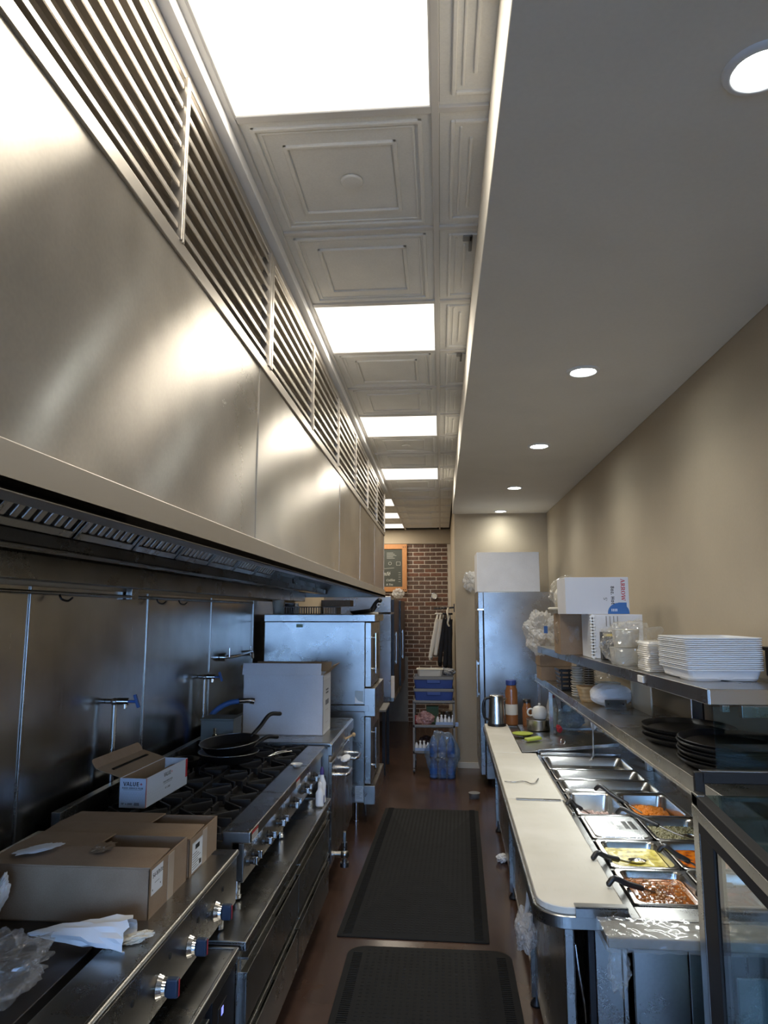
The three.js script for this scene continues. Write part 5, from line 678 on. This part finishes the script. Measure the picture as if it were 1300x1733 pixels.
{ // goods on the cart
  const pk = (label, x, y, z, n, seedv) => { const t = thing('bottle_pack', label, 'bottle pack', [x, y, z], 0, 'packs of bottles on the cart'); for (let i = 0; i < n; i++) { const b = M('pack_bottle', lathe([[0, 0], [0.02, 0], [0.021, 0.07], [0.01, 0.1], [0.01, 0.11]], 14), mat.white, t, { pos: [-0.075 + i * 0.045, 0.004, 0] }); M('pack_cap', lathe([[0.013, 0.108], [0.013, 0.125], [0, 0.125]], 12), i % 3 ? mat.white : mat.black, b); } M('pack_tray', box(-0.1, n * 0.045 - 0.055, 0.0, 0.05, 0.024, 0.028, 0.001), std([0.3, 0.4, 0.62], 0.5), t); };
  pk('white bottle pack at the right of the middle cart shelf', 0.025, 0.534, -8.68, 5); pk('white bottle pack at the left of the bottom cart shelf', -0.23, 0.234, -8.68, 5);
  tag(M('snack_bag', T(crumple(0.1, 0.085, 0.06, 0.35, 2, 57, 3, 0.9), -0.2, 0.612, -8.7), phy([0.5, 0.28, 0.27], 0.2, 0, { transmission: 0.3, thickness: 0 })), 'reddish crinkled snack bag on the middle cart shelf', 'bag');
  tag(M('red_packet', T(R(box(-0.03, 0.03, 0, 0.1, -0.02, 0.02, 0.01), 0, 0, 0.1), -0.3, 0.536, -8.82), mat.red), 'small red packet at the left of the middle cart shelf', 'packet');
  tag(M('green_carton', box(-0.19, -0.04, 0.534, 0.74, -8.86, -8.98, 0.003), std([0.1, 0.16, 0.06], 0.6)), 'dark green carton at the back of the middle cart shelf', 'box');
  tag(M('dark_pot', lathe([[0, 0], [0.07, 0], [0.075, 0.15], [0.08, 0.155], [0, 0.16]], 24), mat.steel, scene, { pos: [0.06, 0.534, -8.86] }), 'dark steel pot at the back right of the cart', 'pot');
  tag(M('dark_packet', T(crumple(0.09, 0.08, 0.08, 0.3, 2, 59, 3, 0.9), -0.2, 0.31, -8.86), std([0.03, 0.015, 0.02], 0.4)), 'dark packet at the back of the bottom cart shelf', 'packet');
  const t = thing('water_pack', 'large pack of blue water bottles in clear wrap on the floor', 'bottle pack', [0.0, 0, -8.44]); for (let i = 0; i < 3; i++) for (let k = 0; k < 2; k++) for (let j = 0; j < 2; j++) { const b = M('water_bottle', lathe([[0, 0], [0.044, 0], [0.046, 0.02], [0.042, 0.08], [0.046, 0.14], [0.03, 0.19], [0.014, 0.21], [0.014, 0.225], [0, 0.225]], 16), phy([0.1, 0.2, 0.45], 0.1, 0, { transmission: 0.4, thickness: 0 }), t, { pos: [-0.1 + i * 0.1 - (k ? 0 : 0), 0.002 + k * 0.228, -0.05 + j * 0.1] }); M('bottle_label', lathe([[0.0465, 0.05], [0.0465, 0.12]], 16), mat.bluePipe, b); } M('shrink_wrap', T(crumple(0.185, 0.265, 0.13, 0.22, 2.6, 63, 4, 0.9), 0, 0.24, 0), phy([0.62, 0.76, 0.92], 0.1, 0, { transmission: 0.85, thickness: 0 }), t);
}
{ // coat rail
  const t = athing('coat_rail', 'dark rail with hangers sticking out from the passage wall', 'rail', [0.05, 1.9, -9.6]); M('rail', bar([-0.09, 1.925, -9.6], [0.186, 1.94, -9.6], 0.012), mat.black, t); M('wall_plate', box(0.174, 0.186, 1.88, 1.99, -9.55, -9.65), mat.black, t);
  for (const x of [-0.04, 0.0, 0.04, 0.085, 0.12]) M('hanger', [tube([[x, 1.925 + 0.022, -9.6], [x, 1.94, -9.577], [x, 1.91, -9.6], [x, 1.86, -9.6]], 0.003, 12, 5), tube([[x, 1.86, -9.6], [x, 1.8, -9.4]], 0.004, 4, 5), tube([[x, 1.86, -9.6], [x, 1.8, -9.8]], 0.004, 4, 5)], mat.steel, t);
  const shirt = (name, label, x, m, lean, len, sd) => { // hung edge-on: body, near sleeve
    const o = thing(name, label, 'jacket', [x, 1.855, -9.6], 0, m === mat.clothWhite ? 'white jackets on the rail' : 'black jackets on the rail'), L = [];
    for (let i = 0; i <= 14; i++) { const s = i / 14, y = -s * len, wz = 0.03 + 0.21 * Math.min(1, s * 5), wx = 0.012 + 0.012 * Math.min(1, s * 4), q = []; for (let a = 0; a < 24; a++) { const w = a / 24 * 2 * Math.PI, k = 1 + 0.35 * noise(Math.cos(w) * 2 + sd, Math.sin(w) * 2, s * 1.2); q.push([Math.cos(w) * wx * k + lean * s, y, Math.sin(w) * wz]); } L.push(q); }
    M('jacket_body', loft(L, true, true, 1.2), m, o);
    const A = []; for (let i = 0; i <= 10; i++) { const s = i / 10, r = 0.05 - 0.012 * s, q = []; for (let a = 0; a < 14; a++) { const w = a / 14 * 2 * Math.PI; q.push([Math.cos(w) * r * 0.7 * (1 + 0.2 * noise(a * 0.7, s * 5, sd)) + lean * s * 0.9 - 0.012 * s, -0.07 - s * len * 0.82, 0.2 + Math.sin(w) * r * 0.8 + 0.03 * s]); } A.push(q); }
    M('sleeve', loft(A, true, true, 1.2), m, o); M('collar', T(R(new THREE.TorusGeometry(0.03, 0.012, 8, 16), Math.PI / 2), 0, 0.0, 0), m, o);
  };
  shirt('chef_jacket', 'off-white jacket hanging at the open end of the rail', -0.04, mat.clothWhite, -0.1, 0.6, 1); shirt('chef_jacket', 'off-white jacket hanging next to the black ones', 0.0, mat.clothWhite, -0.07, 0.56, 4);
  shirt('dark_jacket', 'black jacket hanging between the white ones and the wall, first', 0.045, mat.clothBlack, -0.06, 0.68, 6); shirt('dark_jacket', 'black jacket hanging second from the wall', 0.085, mat.clothBlack, -0.03, 0.74, 8); shirt('dark_jacket', 'black jacket hanging nearest to the passage wall', 0.12, mat.clothBlack, 0.0, 0.76, 9);
  tag(M('apron_string', tube([[0.1, 1.93, -9.58], [0.085, 1.87, -9.36], [0.1, 1.8, -9.34], [0.09, 1.73, -9.34], [0.105, 1.7, -9.34]], 0.012, 20, 6), mat.cream), 'cream apron string hung over the rail by the black jackets', 'string');
}
{ // chalkboard and wall clock on the brick
  const t = athing('chalkboard', 'wood-framed chalkboard menu hanging on the brick wall', 'chalkboard', [-0.94, 2.24, -12.57]), x0 = -1.34, x1 = -0.59, y0 = 2.24, y1 = 3.085, f = 0.085, z = -12.565;
  M('board', box(x0 + 0.02, x1 - 0.02, y0 + 0.02, y1 - 0.02, z, z + 0.012), std([0.05, 0.055, 0.05], 0.85), t);
  M('chalk_writing', T(plane(x1 - x0 - 2 * f, y1 - y0 - 2 * f), (x0 + x1) / 2, (y0 + y1) / 2, z + 0.013), new THREE.MeshStandardMaterial({ roughness: 0.9, map: canvasTex(440, 512, (c, w, h) => { c.fillStyle = '#4a4d48'; c.fillRect(0, 0, w, h); c.fillStyle = c.strokeStyle = '#cfcfc6'; c.lineWidth = 3; c.font = 'italic 64px serif'; c.fillText('Café', w * 0.32, h * 0.7); c.font = 'italic 40px serif'; c.fillText('Coffee', w * 0.5, h * 0.85); c.font = 'italic 34px serif'; c.fillText('& Tea', w * 0.5, h * 0.96); for (let i = 0; i < 5; i++) { c.fillRect(w * 0.52, h * (0.1 + i * 0.035), w * (0.2 + 0.05 * (i % 3)), 3); c.fillRect(w * 0.88, h * (0.62 + i * 0.06), w * 0.07, 3); } c.beginPath(); c.arc(w * 0.62, h * 0.38, 20, 0, 7); c.stroke(); c.strokeRect(w * 0.82, h * 0.34, 52, 46); c.beginPath(); c.moveTo(w * 0.4, h * 0.52); c.lineTo(w * 0.75, h * 0.5); c.stroke(); }) }), t, { uv: true });
  for (const [a, b, c, d] of [[x0, x1, y1 - f, y1], [x0, x1, y0, y0 + f], [x0, x0 + f, y0 + f, y1 - f], [x1 - f, x1, y0 + f, y1 - f]]) M('frame_rail', box(a, b, c, d, z + 0.002, z + 0.03, 0.004), mat.wood, t);
  for (const y of [y0 + 0.035, y1 - 0.05]) for (const x of [x1 - 0.065, x1 - 0.03]) M('screw', T(R(cyl(0.009, 0.009, 0.006, 10), Math.PI / 2), x, y, z + 0.031), mat.black, t);
  const k = thing('wall_clock', 'small round white dial on the brick wall above the coats', 'clock', [-0.112, 2.165, -12.577]); M('case', R(lathe([[0, 0.001], [0.055, 0.001], [0.058, 0.01], [0.055, 0.02], [0.048, 0.02], [0.046, 0.014], [0, 0.014]], 32), Math.PI / 2), mat.steelBright, k); M('dial', T(new THREE.CircleGeometry(0.046, 32), 0, 0, 0.0155), new THREE.MeshStandardMaterial({ roughness: 0.6, map: canvasTex(128, 128, (c, w) => { c.fillStyle = '#d8d6cc'; c.fillRect(0, 0, w, w); c.strokeStyle = '#7d7a70'; c.lineWidth = 2; c.beginPath(); c.arc(64, 64, 46, 2.2, 7.2); c.stroke(); c.beginPath(); c.moveTo(64, 64); c.lineTo(86, 46); c.stroke(); }) }), k, { uv: true });
}

scene.updateMatrixWorld(true);
renderer.render(scene, camera);
